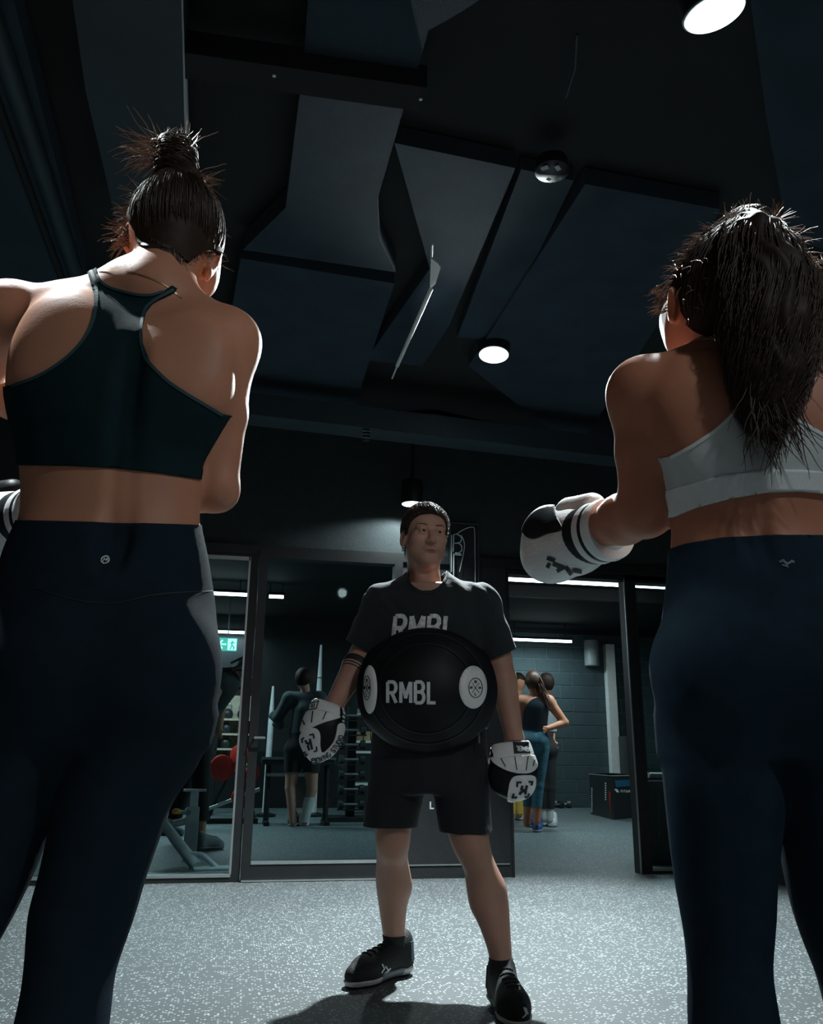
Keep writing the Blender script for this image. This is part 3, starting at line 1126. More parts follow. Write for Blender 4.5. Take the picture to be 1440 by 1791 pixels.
legL = [S(1250, -8, 205, -.005, .105), S(1340, -35, 150, 0, .095), S(1402, -80, 98, .0, .088), S(1455, -105, 77, 0, .08), S(1525, -128, 52, 0, .072),
        S(1604, -150, 14, .0, .066), S(1690, -185, -35, -.005, .062), S(1790, -225, -85, -.02, .066)]
for lg in (legR, legL):
    z, cx, cy, a, b = lg[-1]
    dx = (lg[-1][1] - lg[-3][1]) / (lg[-1][0] - lg[-3][0])
    for z2, ra in ((.30, .056), (.2, .045), (.11, .036), (.06, .036)):
        lg.append((z2, cx + dx * (z2 - z) * .5, cy - .012 - (.3 - z2) * .05, ra * .95, ra))
    bodyA.append(loft(lg, .025, 'leg'))
for x, y in ((95, 1165), (272, 1168)):
    p = L(x, y, -.075)
    bodyA.append(ell(p, (.082, .07, .088), .05, grp='torso'))
# shoulders, arms
dl, dr = L(18, 552, .03), L(400, 600, .03)
nb = L(268, 520, .02)
bodyA += [cone(L(250, 525, .03), dl, .050, .047, .05, 'arm'), cone(L(310, 540, .03), dr, .050, .046, .05, 'arm'),
          ell(L(110, 605, -.045), (.06, .03, .08), .09), ell(L(335, 645, -.045), (.056, .03, .08), .09),
          ell(dl, (.053, .055, .055), .03), ell(dr, (.046, .052, .056), .03)]
elL, elR = L(-45, 672, .15), L(380, 858, .04)
bodyA += chain([dl, dl * .45 + elL * .55, elL], [.05, .043, .035], .03, 'arm')
bodyA += chain([dr, dr * .5 + elR * .5, elR], [.044, .040, .033], .03, 'arm')
wrL, wrR = L(150, 738, .30), L(70, 905, .26)
bodyA += chain([elL, elL * .6 + L(120, 738, .28) * .4, wrL], [.035, .037, .026], .02, 'arm')
bodyA += chain([elR, elR * .62 + wrR * .38, wrR], [.033, .036, .026], .02, 'arm')
# spine furrow
for (x0, y0), (x1, y1) in (((225, 600), (205, 760)), ((205, 760), (195, 905)), ((195, 905), (195, 960))):
    a, b = L(x0, y0, -.118), L(x1, y1, -.118)
    for t in np.linspace(0, 1, 5)[:-1]:
        bodyA.append(ell(a + (b - a) * t, (.010, .024, .03), .03, sub=True))
# neck and head, bowed forward and turned to the right
hc = L(306, 412, .075)
bodyA += [cone(L(270, 520, .01), L(302, 440, .05), .058, .052, .03), cone(L(262, 512, .02), L(225, 500, .02), .045, .04, .05)]
RA = rotm(0, math.radians(18), math.radians(-14))
bodyA += [ell(hc, (.074, .092, .10), .03, RA), ell(L(330, 455, .115), (.055, .06, .065), .03, RA), ell(L(345, 492, .135), (.034, .035, .035), .03)]
bodyA += [ell(L(231, 415, .055), (.009, .022, .034), .008, rotm(0, .25, -.5)), ell(L(229, 415, .045), (.006, .012, .02), .006, sub=True),
          ell(L(371, 468, .075), (.009, .022, .033), .008, rotm(0, .35, .5)), ell(L(377, 466, .066), (.006, .012, .019), .006, sub=True)]
VA, QA = sdf_mesh(bodyA, H_A)
womanA = person('person', FA, VA, QA, MT['skinA'], 'woman seen from behind in dark teal racerback top and navy leggings, hair in a bun')
NA = vnormals(VA, QA)
pxA, pyA = local_to_px(FA, VA)
# leggings
zt = L(195, 914)[2]
wl = np.interp(pxA, [40, 195, 346], [911, 915, 919])
fl = np.minimum((wl * 0 + pyA - wl) / 900.0, VA[:, 2] - .105)
far = NA[:, 1] > .3
fl = np.where(VA[:, 1] > 0.02, np.minimum(zt - .004 - VA[:, 2], VA[:, 2] - .105), fl)
arm_mask = np.zeros(len(VA), bool)
hip_ok = (VA[:, 2] < .99) | (np.abs(VA[:, 0] - tor[7][1]) < .21)
wrd = np.minimum(np.linalg.norm(VA - wrR, axis=1), np.linalg.norm(VA - (elR * .4 + wrR * .6), axis=1))
fl = np.where((VA[:, 1] > .13) & (VA[:, 2] > .9), -1, fl)
Vc, Tc = clip(VA, QA, fl)
lgA = part_shell('leggings', Vc, Tc, .0028, MT['legA'], womanA)
# waist seam
seam = [L(x, y, -.2) for x, y in ((60, 1028), (130, 1048), (200, 1056), (270, 1043), (371, 1034))]
bvA = surf(FA.to_world(VA), QA)
def seam_line(pts, bv, fr, width, material, parent, name, off=.0035):
    P = curve_pts(pts, 10)
    return decal(name, [stroke_quads([tuple(p) for p in P], width, 6)], bv, material, parent, fr, off)
seam_line([(62, 1030), (130, 1050), (200, 1057), (270, 1043), (369, 1034)], bvA, FA, 2.2, MT['blackprint'], lgA, 'waist_seam')
ring = [tuple(p) for p in arc(183, 982, 8.5, 7.0, 0, 360, 18)]
decal('round_logo', [stroke_quads(ring, 2.2, 3), stroke_quads([(178, 985), (180, 979), (183, 983), (186, 979), (188, 985)], 1.8, 3)],
      bvA, MT['print_'], lgA, FA, .0042)
# racerback top
braA_poly = [(152, 470), (170, 470), (172, 484), (180, 498), (200, 508), (240, 517), (264, 518), (285, 511), (300, 500), (312, 508),
             (300, 515), (268, 530), (255, 548), (249, 575), (250, 600), (262, 632), (290, 662), (320, 684), (350, 702), (388, 724), (470, 740),
             (470, 852), (352, 839), (280, 828), (200, 819), (120, 815), (33, 814), (-60, 812), (-60, 690), (22, 674), (70, 657), (110, 632), (140, 603), (158, 575), (166, 545), (164, 515)]
fb = poly_dist(pxA, pyA, braA_poly) / 900.0
zb0, zb1 = L(200, 819)[2], L(200, 690)[2]
ff = np.minimum(VA[:, 2] - zb0, zb1 + .02 - VA[:, 2])
# straps over the front
for (sx, sy), w in (((160, 480), .014), ((298, 505), .014)):
    p = L(sx, sy, .03)
    ff = np.maximum(ff, np.minimum(w - np.abs(VA[:, 0] - p[0]), VA[:, 2] - zb1))
fbra = np.where(VA[:, 1] < .035, fb, ff)
# not on the arms
armd = np.full(len(VA), 9.0)
for a, b in ((dl, elL), (dr, elR), (elL, wrL), (elR, wrR)):
    d = b - a; t = np.clip((VA - a) @ d / (d @ d), 0, 1)
    armd = np.minimum(armd, np.where(t > .28, np.linalg.norm(VA - a - t[:, None] * d, axis=1), 9))
fbra = np.where((armd < .048) & ((VA[:, 0] > tor[4][1] + .145) | (VA[:, 0] < tor[4][1] - .165) | (VA[:, 1] > .115)), -1, fbra)
Vc, Tc = clip(VA, QA, fbra)
topA = part_shell('racerback_top', Vc, Tc, .0032, MT['braA'], womanA)
for nm, pl in (('strap_binding', [(160, 474), (168, 500), (167, 545), (158, 577), (140, 605), (110, 634), (70, 659), (24, 676)]),
               ('strap_binding', [(303, 508), (270, 527), (254, 546), (248, 575), (249, 600), (261, 633), (289, 664), (320, 686), (350, 704), (386, 725)])):
    seam_line(pl, bvA, FA, 5.5, MT['braTrim'], topA, nm, .0046)
seam_line([(172, 484), (180, 497), (200, 507), (240, 516), (264, 517), (285, 511)], bvA, FA, 4.5, MT['braTrim'], topA, 'neck_binding', .0046)
seam_line([(172, 474), (205, 474), (245, 481), (285, 497), (318, 522)], bvA, FA, 2.4, MT['necklace'], womanA, 'necklace', .001)

# hair: swept up to a bun
def head_field(V, poly, fr):
    x, y = local_to_px(fr, V)
    return poly_dist(x, y, poly) / 900.0


capA = [ell(hc + np.array([0, .0, .006]), (.079, .096, .104), .02, RA), cone(L(310, 365, .06), L(308, 335, .06), .055, .034, .03)]
bun = [ell(L(308, 296, .06), (.036, .036, .044), .02), ell(L(292, 262, .06), (.03, .03, .024), .02), ell(L(318, 318, .05), (.04, .036, .03), .02)]
Vh, Qh = sdf_mesh(capA, .005)
xh, yh = local_to_px(FA, Vh)
hl = smooth_poly([(236, 402), (246, 430), (272, 436), (300, 446), (318, 470), (335, 452), (356, 440), (372, 440), (400, 440), (400, 300), (230, 300), (222, 370)], 4)
Vc, Tc = clip(Vh, Qh, poly_dist(xh, yh, hl) / 900)
V2, T2 = shell(Vc, Tc, .003)
hairA = raw('hair', V2, T2, MT['hairA'], womanA, True)
nd = np.linalg.norm((VA - hc) / np.array([1.0, 1.0, 1.25]), axis=1)
fn = np.where((VA[:, 1] < hc[1] + .03) & (nd < .125), poly_dist(pxA, pyA, hl) / 900, -1)
Vc, Tc = clip(VA, QA, fn)
part_shell('nape_hair', Vc, Tc, .004, MT['hairA'], hairA)
Vb, Qb = sdf_mesh(bun, .005)
Nb_ = vnormals(Vb, Qb)
Vb = Vb + Nb_ * (.004 * np.sin(Vb[:, 2:3] * 260 + Vb[:, 0:1] * 140))
raw('bun', Vb, Qb, MT['hairA'], hairA, True)
lines = []
bvh_h = surf(Vh, Qh)
base = L(308, 345, .06)
R_ = random.Random(3)
# combed strands from the hairline up to the bun, hugging the scalp
for i in range(900):
    a = R_.uniform(0, 2 * math.pi)
    el = R_.uniform(-.75, .6)
    dirv = np.array([math.cos(a) * math.cos(el), math.sin(a) * math.cos(el), math.sin(el)])
    pts = []
    st_ = hc + dirv * .1
    for t in np.linspace(0, 1, 7):
        p = st_ * (1 - t) + (base + np.array([0, 0, .01])) * t
        v = p - hc; v = v / np.linalg.norm(v)
        hit = bvh_h.ray_cast(Vector(hc + v * .3), Vector(-v))[0]
        if hit is None: continue
        q = np.array(hit) + v * R_.uniform(.003, .007)
        pts.append(q)
    if len(pts) > 4:
        x, y = project(FA.to_world(pts[0]))
        if poly_dist(np.array([x]), np.array([y]), hl)[0] > R_.uniform(2, 14) or pts[0][1] > hc[1] + .02:
            lines.append(curve_pts(pts, 2))
strands('combed_strands', lines, .0011, MT['strandD'], hairA)
# wrapped strands round the bun and loose ends
lines = []
bc = L(306, 292, .06)
for i in range(230):
    ph = R_.uniform(0, 6.28); zz = R_.uniform(-.045, .055); rr = .038 * math.sqrt(max(.15, 1 - (zz / .062)**2)) + R_.uniform(.001, .006)
    sl = R_.uniform(-.012, .012)
    lines.append(np.array([bc + np.array([rr * math.cos(ph + t), rr * math.sin(ph + t), zz + sl * t + .003 * math.sin(3 * t)]) for t in np.linspace(0, 2.4, 10)]))
strands('bun_strands', lines, .0013, MT['strandD'], hairA)
lines = []
def wild(p0, dirp, ln, curl, n=7, jit=.25):
    d = np.array(dirp, float); d /= np.linalg.norm(d)
    d = d + np.array([R_.gauss(0, jit), R_.gauss(0, jit), R_.gauss(0, jit)])
    pts = [np.array(p0, float)]
    for i in range(n):
        d = d / np.linalg.norm(d)
        d = d + np.array([R_.gauss(0, .12), R_.gauss(0, .12), R_.gauss(0, .12) + curl])
        pts.append(pts[-1] + d / np.linalg.norm(d) * ln / n)
    return curve_pts(pts, 2)
for i in range(95):
    lines.append(wild(L(R_.uniform(266, 305), R_.uniform(244, 285), .05 + R_.uniform(-.03, .03)), (-1, 0, .3), R_.uniform(.02, .10), -.06, jit=.4))
for i in range(40):
    lines.append(wild(L(R_.uniform(330, 350), R_.uniform(300, 335), .05 + R_.uniform(-.02, .02)), (1, 0, -.1), R_.uniform(.03, .07), -.06))
for i in range(26):
    lines.append(wild(L(R_.uniform(295, 340), R_.uniform(244, 270), .05), (R_.uniform(-.2, .9), 0, .8), R_.uniform(.02, .06), -.03))
for i in range(260):
    t = R_.random()
    lines.append(wild(L(262 - 40 * t + R_.uniform(-6, 8), 335 + 95 * t, .055 + R_.uniform(-.03, .04)), (-1, 0, -.25), R_.uniform(.02, .06), -.05, jit=.4))
for i in range(26):
    lines.append(wild(L(R_.uniform(372, 388), R_.uniform(360, 470), .1), (1, 0, -.4), R_.uniform(.01, .03), -.05))
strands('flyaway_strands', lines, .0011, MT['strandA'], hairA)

lines = []
for i in range(170):
    x = R_.uniform(242, 372)
    y = np.interp(x, [242, 272, 300, 318, 335, 356, 372], [420, 436, 446, 468, 452, 440, 442]) - 4
    hit = bvA.ray_cast(Vector(CAM), Vector(ray(x, y)).normalized())[0]
    if hit is None: continue
    q = np.array(hit) - FA.o; p = np.array([q @ RT0, q @ FH - .001, q[2]])
    ln = R_.uniform(.006, .022)
    lines.append(np.array([p + np.array([0, 0, .012]), p, p + np.array([R_.gauss(0, .003), .001, -ln * .6]), p + np.array([R_.gauss(0, .005), .004, -ln])]))
strands('nape_wisps', lines, .0007, MT['strandD'], hairA)
make_shoe(womanA, (legR[-1][1] + .03, legR[-1][2] + .19, 0), (legR[-1][1], legR[-1][2] - .07, 0), MT['shoe'], MT['sole'], .008)
make_shoe(womanA, (legL[-1][1] - .04, legL[-1][2] + .19, 0), (legL[-1][1], legL[-1][2] - .07, 0), MT['shoe'], MT['sole'], .008)


def aim_quat(xdir, zdir):
    x = Vector(xdir).normalized(); z = Vector(zdir); z = (z - x * z.dot(x)).normalized(); y = z.cross(x)
    return Matrix((x, y, z)).transposed().to_quaternion()


def loc2w_dir(v):
    v = np.array(v, float)
    return v[0] * RT0 + v[1] * FH + v[2] * np.array([0, 0, 1.0])


def put_glove(fr, wrist, fdir, zdir, label, plain=False, scale=1.0):
    g, V, Q = glove_mesh('boxing_glove', fr.to_world(np.array(wrist)), 0, label, plain, scale=scale)
    g.rotation_quaternion = aim_quat(loc2w_dir(fdir), loc2w_dir(zdir))
    g['group'] = 'white boxing gloves'
    return g, V, Q


d = wrR - elR; d /= np.linalg.norm(d)
put_glove(FA, wrR + d * .05 + np.array([0, -.005, .0]), d + np.array([0, .0, -.05]), (0, -.35, 1), 'white and black boxing glove held low at the waist beside the teal top')
d = wrL - elL; d /= np.linalg.norm(d)
put_glove(FA, wrL + d * .05, d + np.array([0, .2, .25]), (0, .2, 1), 'white boxing glove raised before the chest of the woman in teal')

# ------------------------------------------------------------------ woman in the white bra
_a = math.atan((1335 - 720) / F_PX)
_pb = FH * _d + RT0 * (_d * math.tan(_a) * math.cos(PITCH))
FB = Frame(_pb[0], _pb[1])
L = FB.L
S = FB.st
torB = [S(615, 1220, 1440, .03, .05), S(650, 1172, 1490, .02, .078), S(700, 1166, 1500, .005, .092), S(760, 1168, 1502, 0, .098), S(820, 1172, 1497, 0, .098),
        S(880, 1173, 1493, 0, .09), S(915, 1178, 1490, 0, .086), S(960, 1175, 1494, 0, .088), S(1000, 1173, 1500, -.008, .1),
        S(1100, 1164, 1512, -.018, .118), S(1170, 1153, 1520, -.02, .126), S(1250, 1157, 1515, -.01, .115), S(1320, 1163, 1507, 0, .1)]
bodyB = [loft(torB, .02, 'torso')]
legBL = [S(1250, 1160, 1348, -.005, .105), S(1330, 1165, 1358, 0, .097), S(1400, 1171, 1364, 0, .09), S(1487, 1180, 1354, 0, .08), S(1542, 1187, 1349, 0, .074),
         S(1596, 1197, 1348, 0, .07), S(1646, 1206, 1344, 0, .066), S(1691, 1210, 1340, -.004, .063), S(1721, 1211, 1344, -.01, .064), S(1795, 1211, 1357, -.02, .068)]
legBR = [S(1250, 1325, 1512, -.005, .105), S(1330, 1352, 1508, 0, .095), S(1407, 1367, 1512, 0, .09), S(1472, 1376, 1515, 0, .082), S(1532, 1384, 1520, 0, .075),
         S(1596, 1398, 1530, 0, .07), S(1656, 1418, 1545, 0, .065), S(1706, 1440, 1560, -.005, .063), S(1795, 1464, 1588, -.02, .067)]
for lg in (legBL, legBR):
    z, cx, cy, a, b = lg[-1]
    dx = (lg[-1][1] - lg[-3][1]) / (lg[-1][0] - lg[-3][0])
    for z2, ra in ((.30, .056), (.2, .045), (.11, .036), (.06, .036)):
        lg.append((z2, cx + dx * (z2 - z) * .6, cy - .012 - (.3 - z2) * .05, ra * .95, ra))
    bodyB.append(loft(lg, .025, 'leg'))
for x, y in ((1245, 1170), (1425, 1170)):
    bodyB.append(ell(L(x, y, -.075), (.08, .07, .088), .05))
dl, dr = L(1124, 690, .02), L(1548, 690, .02)
bodyB += [cone(L(1290, 628, .03), dl, .048, .05, .05), cone(L(1380, 628, .03), dr, .048, .05, .05),
          ell(L(1225, 725, -.045), (.06, .03, .08), .09), ell(L(1440, 725, -.045), (.06, .03, .08), .09),
          ell(dl, (.048, .055, .058), .03), ell(dr, (.048, .055, .058), .03)]
elL, elR = L(1130, 893, .05), L(1540, 890, .05)
wrL, wrR = L(1040, 928, .22), L(1470, 900, .28)
bodyB += chain([dl, dl * .5 + elL * .5, elL], [.05, .046, .042], .03) + chain([dr, dr * .5 + elR * .5, elR], [.05, .046, .04], .03)
bodyB += chain([elL, elL * .6 + wrL * .4, wrL], [.042, .044, .032], .02) + chain([elR, elR * .6 + wrR * .4, wrR], [.04, .042, .03], .02)
for (x0, y0), (x1, y1) in (((1340, 660), (1335, 800)), ((1335, 860), (1335, 960))):
    a, b = L(x0, y0, -.12), L(x1, y1, -.116)
    for t in np.linspace(0, 1, 6)[:-1]:
        bodyB.append(ell(a + (b - a) * t, (.009, .024, .03), .03, sub=True))
hc = L(1266, 520, .05)
RB = rotm(0, 0, math.radians(16))
bodyB += [cone(L(1325, 640, .0), L(1280, 555, .04), .056, .052, .03), ell(hc, (.078, .095, .104), .03, RB),
          ell(L(1215, 562, .10), (.052, .06, .07), .03), ell(L(1205, 598, .125), (.036, .04, .03), .03), ell(L(1185, 560, .14), (.03, .03, .04), .03),
          ell(L(1176, 533, .05), (.010, .022, .036), .008, rotm(0, .1, -.4)), ell(L(1172, 533, .04), (.006, .012, .022), .006, sub=True)]
VB, QB = sdf_mesh(bodyB, H_A)
womanB = person('person', FB, VB, QB, MT['skinB'], 'woman seen from behind in white sports bra and dark blue leggings, long ponytail')
pxB, pyB = local_to_px(FB, VB)
bvB = surf(FB.to_world(VB), QB)
wl = np.interp(pxB, [1170, 1200, 1260, 1340, 1440, 1500], [962, 952, 942, 937, 937, 948])
zt = L(1340, 940)[2]
fl = np.where(VB[:, 1] > .02, np.minimum(zt - VB[:, 2], VB[:, 2] - .105), np.minimum((pyB - wl) / 900, VB[:, 2] - .105))
fl = np.where(((VB[:, 1] > .12) | (VB[:, 0] < torB[6][1] - .175) | (VB[:, 0] > torB[6][1] + .175)) & (VB[:, 2] > .97), -1, fl)
Vc, Tc = clip(VB, QB, fl)
lgB = part_shell('leggings', Vc, Tc, .0028, MT['legB'], womanB)
decal('faint_logo', [stroke_quads([(1364, 986), (1370, 983), (1376, 989), (1384, 984), (1388, 986)], 4, 3), stroke_quads([(1368, 990), (1378, 994)], 3, 3)], bvB,
      MT['shoeteal'], lgB, FB, .0042)
braB_poly = [(1174, 798), (1210, 778), (1245, 755), (1275, 728), (1293, 702), (1297, 660), (1300, 600), (1312, 600), (1318, 655), (1340, 680), (1362, 655), (1370, 600), (1382, 600), (1384, 660),
             (1390, 730), (1420, 748), (1460, 772), (1500, 795), (1560, 800), (1560, 900), (1495, 884), (1440, 864), (1400, 860), (1340, 862), (1280, 872), (1220, 888), (1178, 905), (1120, 905), (1120, 805)]
fb = poly_dist(pxB, pyB, braB_poly) / 900
zb0, zb1 = L(1340, 880)[2], L(1340, 790)[2]
ff = np.minimum(VB[:, 2] - zb0, zb1 + .03 - VB[:, 2])
for sx in (1306, 1376):
    p = L(sx, 640, .03)
    ff = np.maximum(ff, np.minimum(.013 - np.abs(VB[:, 0] - p[0]), VB[:, 2] - zb1))
fbra = np.where(VB[:, 1] < .03, fb, ff)
armd = np.full(len(VB), 9.0)
for a, b in ((dl, elL), (dr, elR), (elL, wrL), (elR, wrR)):
    d = b - a; t = np.clip((VB - a) @ d / (d @ d), 0, 1)
    armd = np.minimum(armd, np.where(t > .2, np.linalg.norm(VB - a - t[:, None] * d, axis=1), 9))
fbra = np.where((armd < .056) & (np.abs(VB[:, 0] - torB[4][1]) > .146), -1, fbra)
fbra = np.where(VB[:, 1] > .13, np.minimum(fbra, .13 - VB[:, 1]), fbra)
Vc, Tc = clip(VB, QB, fbra)
braB = part_shell('sports_bra', Vc, Tc, .0032, MT['braB'], womanB)
xx, yy = local_to_px(FB, Vc)
bt = np.interp(xx, [1170, 1200, 1260, 1340, 1400, 1440, 1500], [858, 848, 832, 822, 822, 826, 842])
Vb_, Tb_ = clip(Vc, Tc, np.where(Vc[:, 1] < .03, (yy - bt) / 900, zb0 + .035 - Vc[:, 2]))
part_shell('elastic_band', Vb_, Tb_, .0052, MT['braBand'], braB)
seam_line([(1176, 800), (1212, 781), (1247, 758), (1277, 731), (1294, 704)], bvB, FB, 6, MT['braBand'], braB, 'edge_binding', .0046)
seam_line([(1390, 733), (1420, 751), (1460, 775)], bvB, FB, 6, MT['braBand'], braB, 'edge_binding', .0046)
seam_line([(1222, 596), (1250, 594), (1270, 600), (1283, 616)], bvB, FB, 2.2, MT['neon'], womanB, 'necklace', .0012)

capB = [ell(hc + np.array([.002, 0, .008]), (.084, .101, .110), .02, RB), ell(L(1305, 415, .05), (.055, .06, .045), .04)]
Vh, Qh = sdf_mesh(capB, .005)
xh, yh = local_to_px(FB, Vh)
hl = smooth_poly([(1150, 520), (1164, 500), (1186, 512), (1196, 560), (1240, 592), (1290, 606), (1340, 606), (1380, 580), (1400, 500), (1380, 340), (1250, 330), (1150, 420)], 4)
Vc, Tc = clip(Vh, Qh, poly_dist(xh, yh, hl) / 900)
V2, T2 = shell(Vc, Tc, .003)
hairB = raw('hair', V2, T2, MT['hairB'], womanB, True)
nd = np.linalg.norm((VB - hc) / np.array([1.0, 1.0, 1.25]), axis=1)
fn = np.where((VB[:, 1] < hc[1] + .03) & (nd < .125) & (np.linalg.norm(VB - L(1176, 533, .05), axis=1) > .04), poly_dist(pxB, pyB, hl) / 900, -1)
Vc, Tc = clip(VB, QB, fn)
part_shell('nape_hair', Vc, Tc, .004, MT['hairB'], hairB)
# ponytail body
pts = [L(1308, 392, .0), L(1322, 420, -.06), L(1345, 500, -.1), L(1352, 580, -.12), L(1350, 660, -.125), L(1345, 720, -.122), L(1348, 765, -.118)]
rs = [.026, .042, .062, .062, .05, .036, .012]
tail = chain(pts, rs, .03) + [ell(L(1395, 560, -.09), (.035, .03, .08), .03), ell(L(1300, 560, -.085), (.03, .028, .07), .03)]
Vt, Qt = sdf_mesh(tail, .006)
Nt = vnormals(Vt, Qt)
Vt = Vt + Nt * (.003 * np.sin(Vt[:, 0:1] * 190 + 2.2 * np.sin(Vt[:, 2:3] * 38)) * np.clip((Vt[:, 2:3] - .9) * 4, .3, 1))
raw('ponytail', Vt, Qt, MT['hairB'], hairB, True)
R_ = random.Random(11)
lines, rad = [], []
P = curve_pts(pts, 8); RR = np.interp(np.linspace(0, 1, len(P)), np.linspace(0, 1, len(rs)), rs)
for i in range(1700):
    a = R_.uniform(0, 6.28); q = R_.uniform(.95, 1.12); s0 = R_.randint(0, len(P) // 2) if i % 3 else 0; ln = R_.randint(12, len(P) - s0); q = q if i % 3 else R_.uniform(1.08, 1.22)
    if s0 + ln < 6: continue
    ph = R_.uniform(0, 6.28); fq = R_.uniform(.25, .5); am = R_.uniform(.003, .012); out = []
    for j in range(s0, min(len(P), s0 + ln), 2):
        rr = RR[j] * q + .002
        out.append(P[j] + np.array([rr * math.cos(a) + am * math.sin(ph + fq * j), rr * .8 * math.sin(a) + am * math.cos(ph + fq * j), 0]))
    if len(out) > 3: lines.append(curve_pts(out, 2))
strands('ponytail_strands', lines, .0012, MT['strandB'], hairB)
# combed scalp strands up to the tie
lines = []
bvh_h = surf(Vh, Qh)
base = L(1308, 392, .02)
for i in range(900):
    a = R_.uniform(0, 6.28); e = R_.uniform(-.9, .6)
    dv = np.array([math.cos(a) * math.cos(e), math.sin(a) * math.cos(e), math.sin(e)])
    out = []
    for t in np.linspace(0, 1, 7):
        p = (hc + dv * .1) * (1 - t) + base * t
        v = p - hc; v /= np.linalg.norm(v)
        hit = bvh_h.ray_cast(Vector(hc + v * .3), Vector(-v))[0]
        if hit is not None: out.append(np.array(hit) + v * R_.uniform(.003, .008))
    if len(out) > 4:
        x, y = project(FB.to_world(out[0]))
        if poly_dist(np.array([x]), np.array([y]), hl)[0] > R_.uniform(2, 14) or out[0][1] > hc[1] + .02: lines.append(curve_pts(out, 2))
strands('combed_strands', lines, .0011, MT['strandB'], hairB)
lines = []
for i in range(110):
    lines.append(wild(L(R_.uniform(1265, 1365), R_.uniform(378, 400), R_.uniform(-.04, .04)), (R_.uniform(-.6, .9), R_.uniform(-.4, .3), .7), R_.uniform(.015, .05), -.05))
for i in range(150):
    t = R_.random()
    lines.append(wild(L(1360 + 70 * t + R_.uniform(-12, 10), 400 + 170 * t, -.06 + R_.uniform(-.04, .05)), (1, -.2, .15 - .5 * t), R_.uniform(.02, .06), -.07))
for i in range(110):
    t = R_.random()
    lines.append(wild(L(1270 - 108 * t**.7, 395 + 125 * t**1.3, .05 + R_.uniform(-.05, .05)), (-1, -.1, .35 - .8 * t), R_.uniform(.012, .04), -.06))
for i in range(30):
    lines.append(wild(L(R_.uniform(1165, 1290), R_.uniform(440, 560), -.03), (R_.uniform(-1, .6), -1, -.2), R_.uniform(.02, .045), -.12))
for i in range(60):
    lines.append(wild(L(R_.uniform(1150, 1172), R_.uniform(495, 545), .06), (-1, 0, -.4), R_.uniform(.01, .03), -.05))
for i in range(220):
    lines.append(wild(L(R_.uniform(1385, 1450), R_.uniform(440, 640), -.08 + R_.uniform(-.03, .03)), (R_.uniform(-.2, .8), -.1, -1), R_.uniform(.04, .09), -.03))
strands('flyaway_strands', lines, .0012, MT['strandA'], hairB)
lines = []
for i in range(150):
    lines.append(wild(L(R_.uniform(1312, 1392), R_.uniform(650, 735), -.135 + R_.uniform(-.02, .01)), (R_.uniform(-.35, .35), -.05, -1), R_.uniform(.05, .11), -.02, jit=.1))
strands('tail_wisps', lines, .0016, MT['strandB'], hairB)
make_shoe(womanB, (legBL[-1][1] - .03, legBL[-1][2] + .19, 0), (legBL[-1][1], legBL[-1][2] - .07, 0), MT['shoe'], MT['sole'], .008)
make_shoe(womanB, (legBR[-1][1] + .03, legBR[-1][2] + .19, 0), (legBR[-1][1], legBR[-1][2] - .07, 0), MT['shoe'], MT['sole'], .008)
d = wrL - elL; d /= np.linalg.norm(d)
gl, Vg, Qg = put_glove(FB, wrL + d * .03 + np.array([.0, 0, -.006]), d + np.array([-.25, .0, -.05]), (.05, -.25, 1), 'white boxing glove with black thumb and striped cuff beside the white bra', True, scale=1.02)
d = wrR - elR; d /= np.linalg.norm(d)
put_glove(FB, wrR + d * .05, d + np.array([0, .1, .2]), (0, 0, 1), 'white boxing glove in front of the waist of the woman in white')
bpy.context.view_layer.update()
Mg = np.array(gl.matrix_world)
Vgw = Vg @ Mg[:3, :3].T + Mg[:3, 3]
bvg = surf(Vgw, Qg)
xg, yg = project(Vgw)
ng = vnormals(Vgw, Qg)
gpoly = smooth_poly([(916, 930), (916, 900), (930, 880), (952, 866), (966, 872), (974, 902), (984, 926), (958, 934), (932, 943)], 4)
fg = np.where(np.einsum('ij,ij->i', ng, Vgw - CAM) < .0, poly_dist(xg, yg, gpoly) / 900, -1)
Vk, Tk = clip(Vg, Qg, fg)
part_shell('thumb_shield', Vk, Tk, .004, MT['leather'], gl)
pcs = [stroke_quads(q, 7, 3) for q in ([(958, 975), (972, 980)], [(968, 985), (985, 992), (975, 998)], [(990, 990), (1000, 1004)], [(1002, 996), (1018, 999)], [(963, 984), (958, 992)])]
lg = decal('logo_print', pcs, bvg, MT['blackprint'], None, None, .002)
if lg:
    lg.parent = gl; lg.matrix_parent_inverse = gl.matrix_world.inverted()


# ------------------------------------------------------------------ trainer
FT = Frame(.73, 3.06)
L = FT.L
S = FT.st
Hh = L(743, 942, 0)                      # head centre
HEADR = rotm(0, math.radians(2), math.radians(14))


def hp(x, y, z):
    return Hh + HEADR @ np.array([x, y, z])


def hell(c, r, k=.012, sub=False, rot=None):
    R = HEADR if rot is None else HEADR @ rot
    return ell(hp(*c), r, k, R, sub)


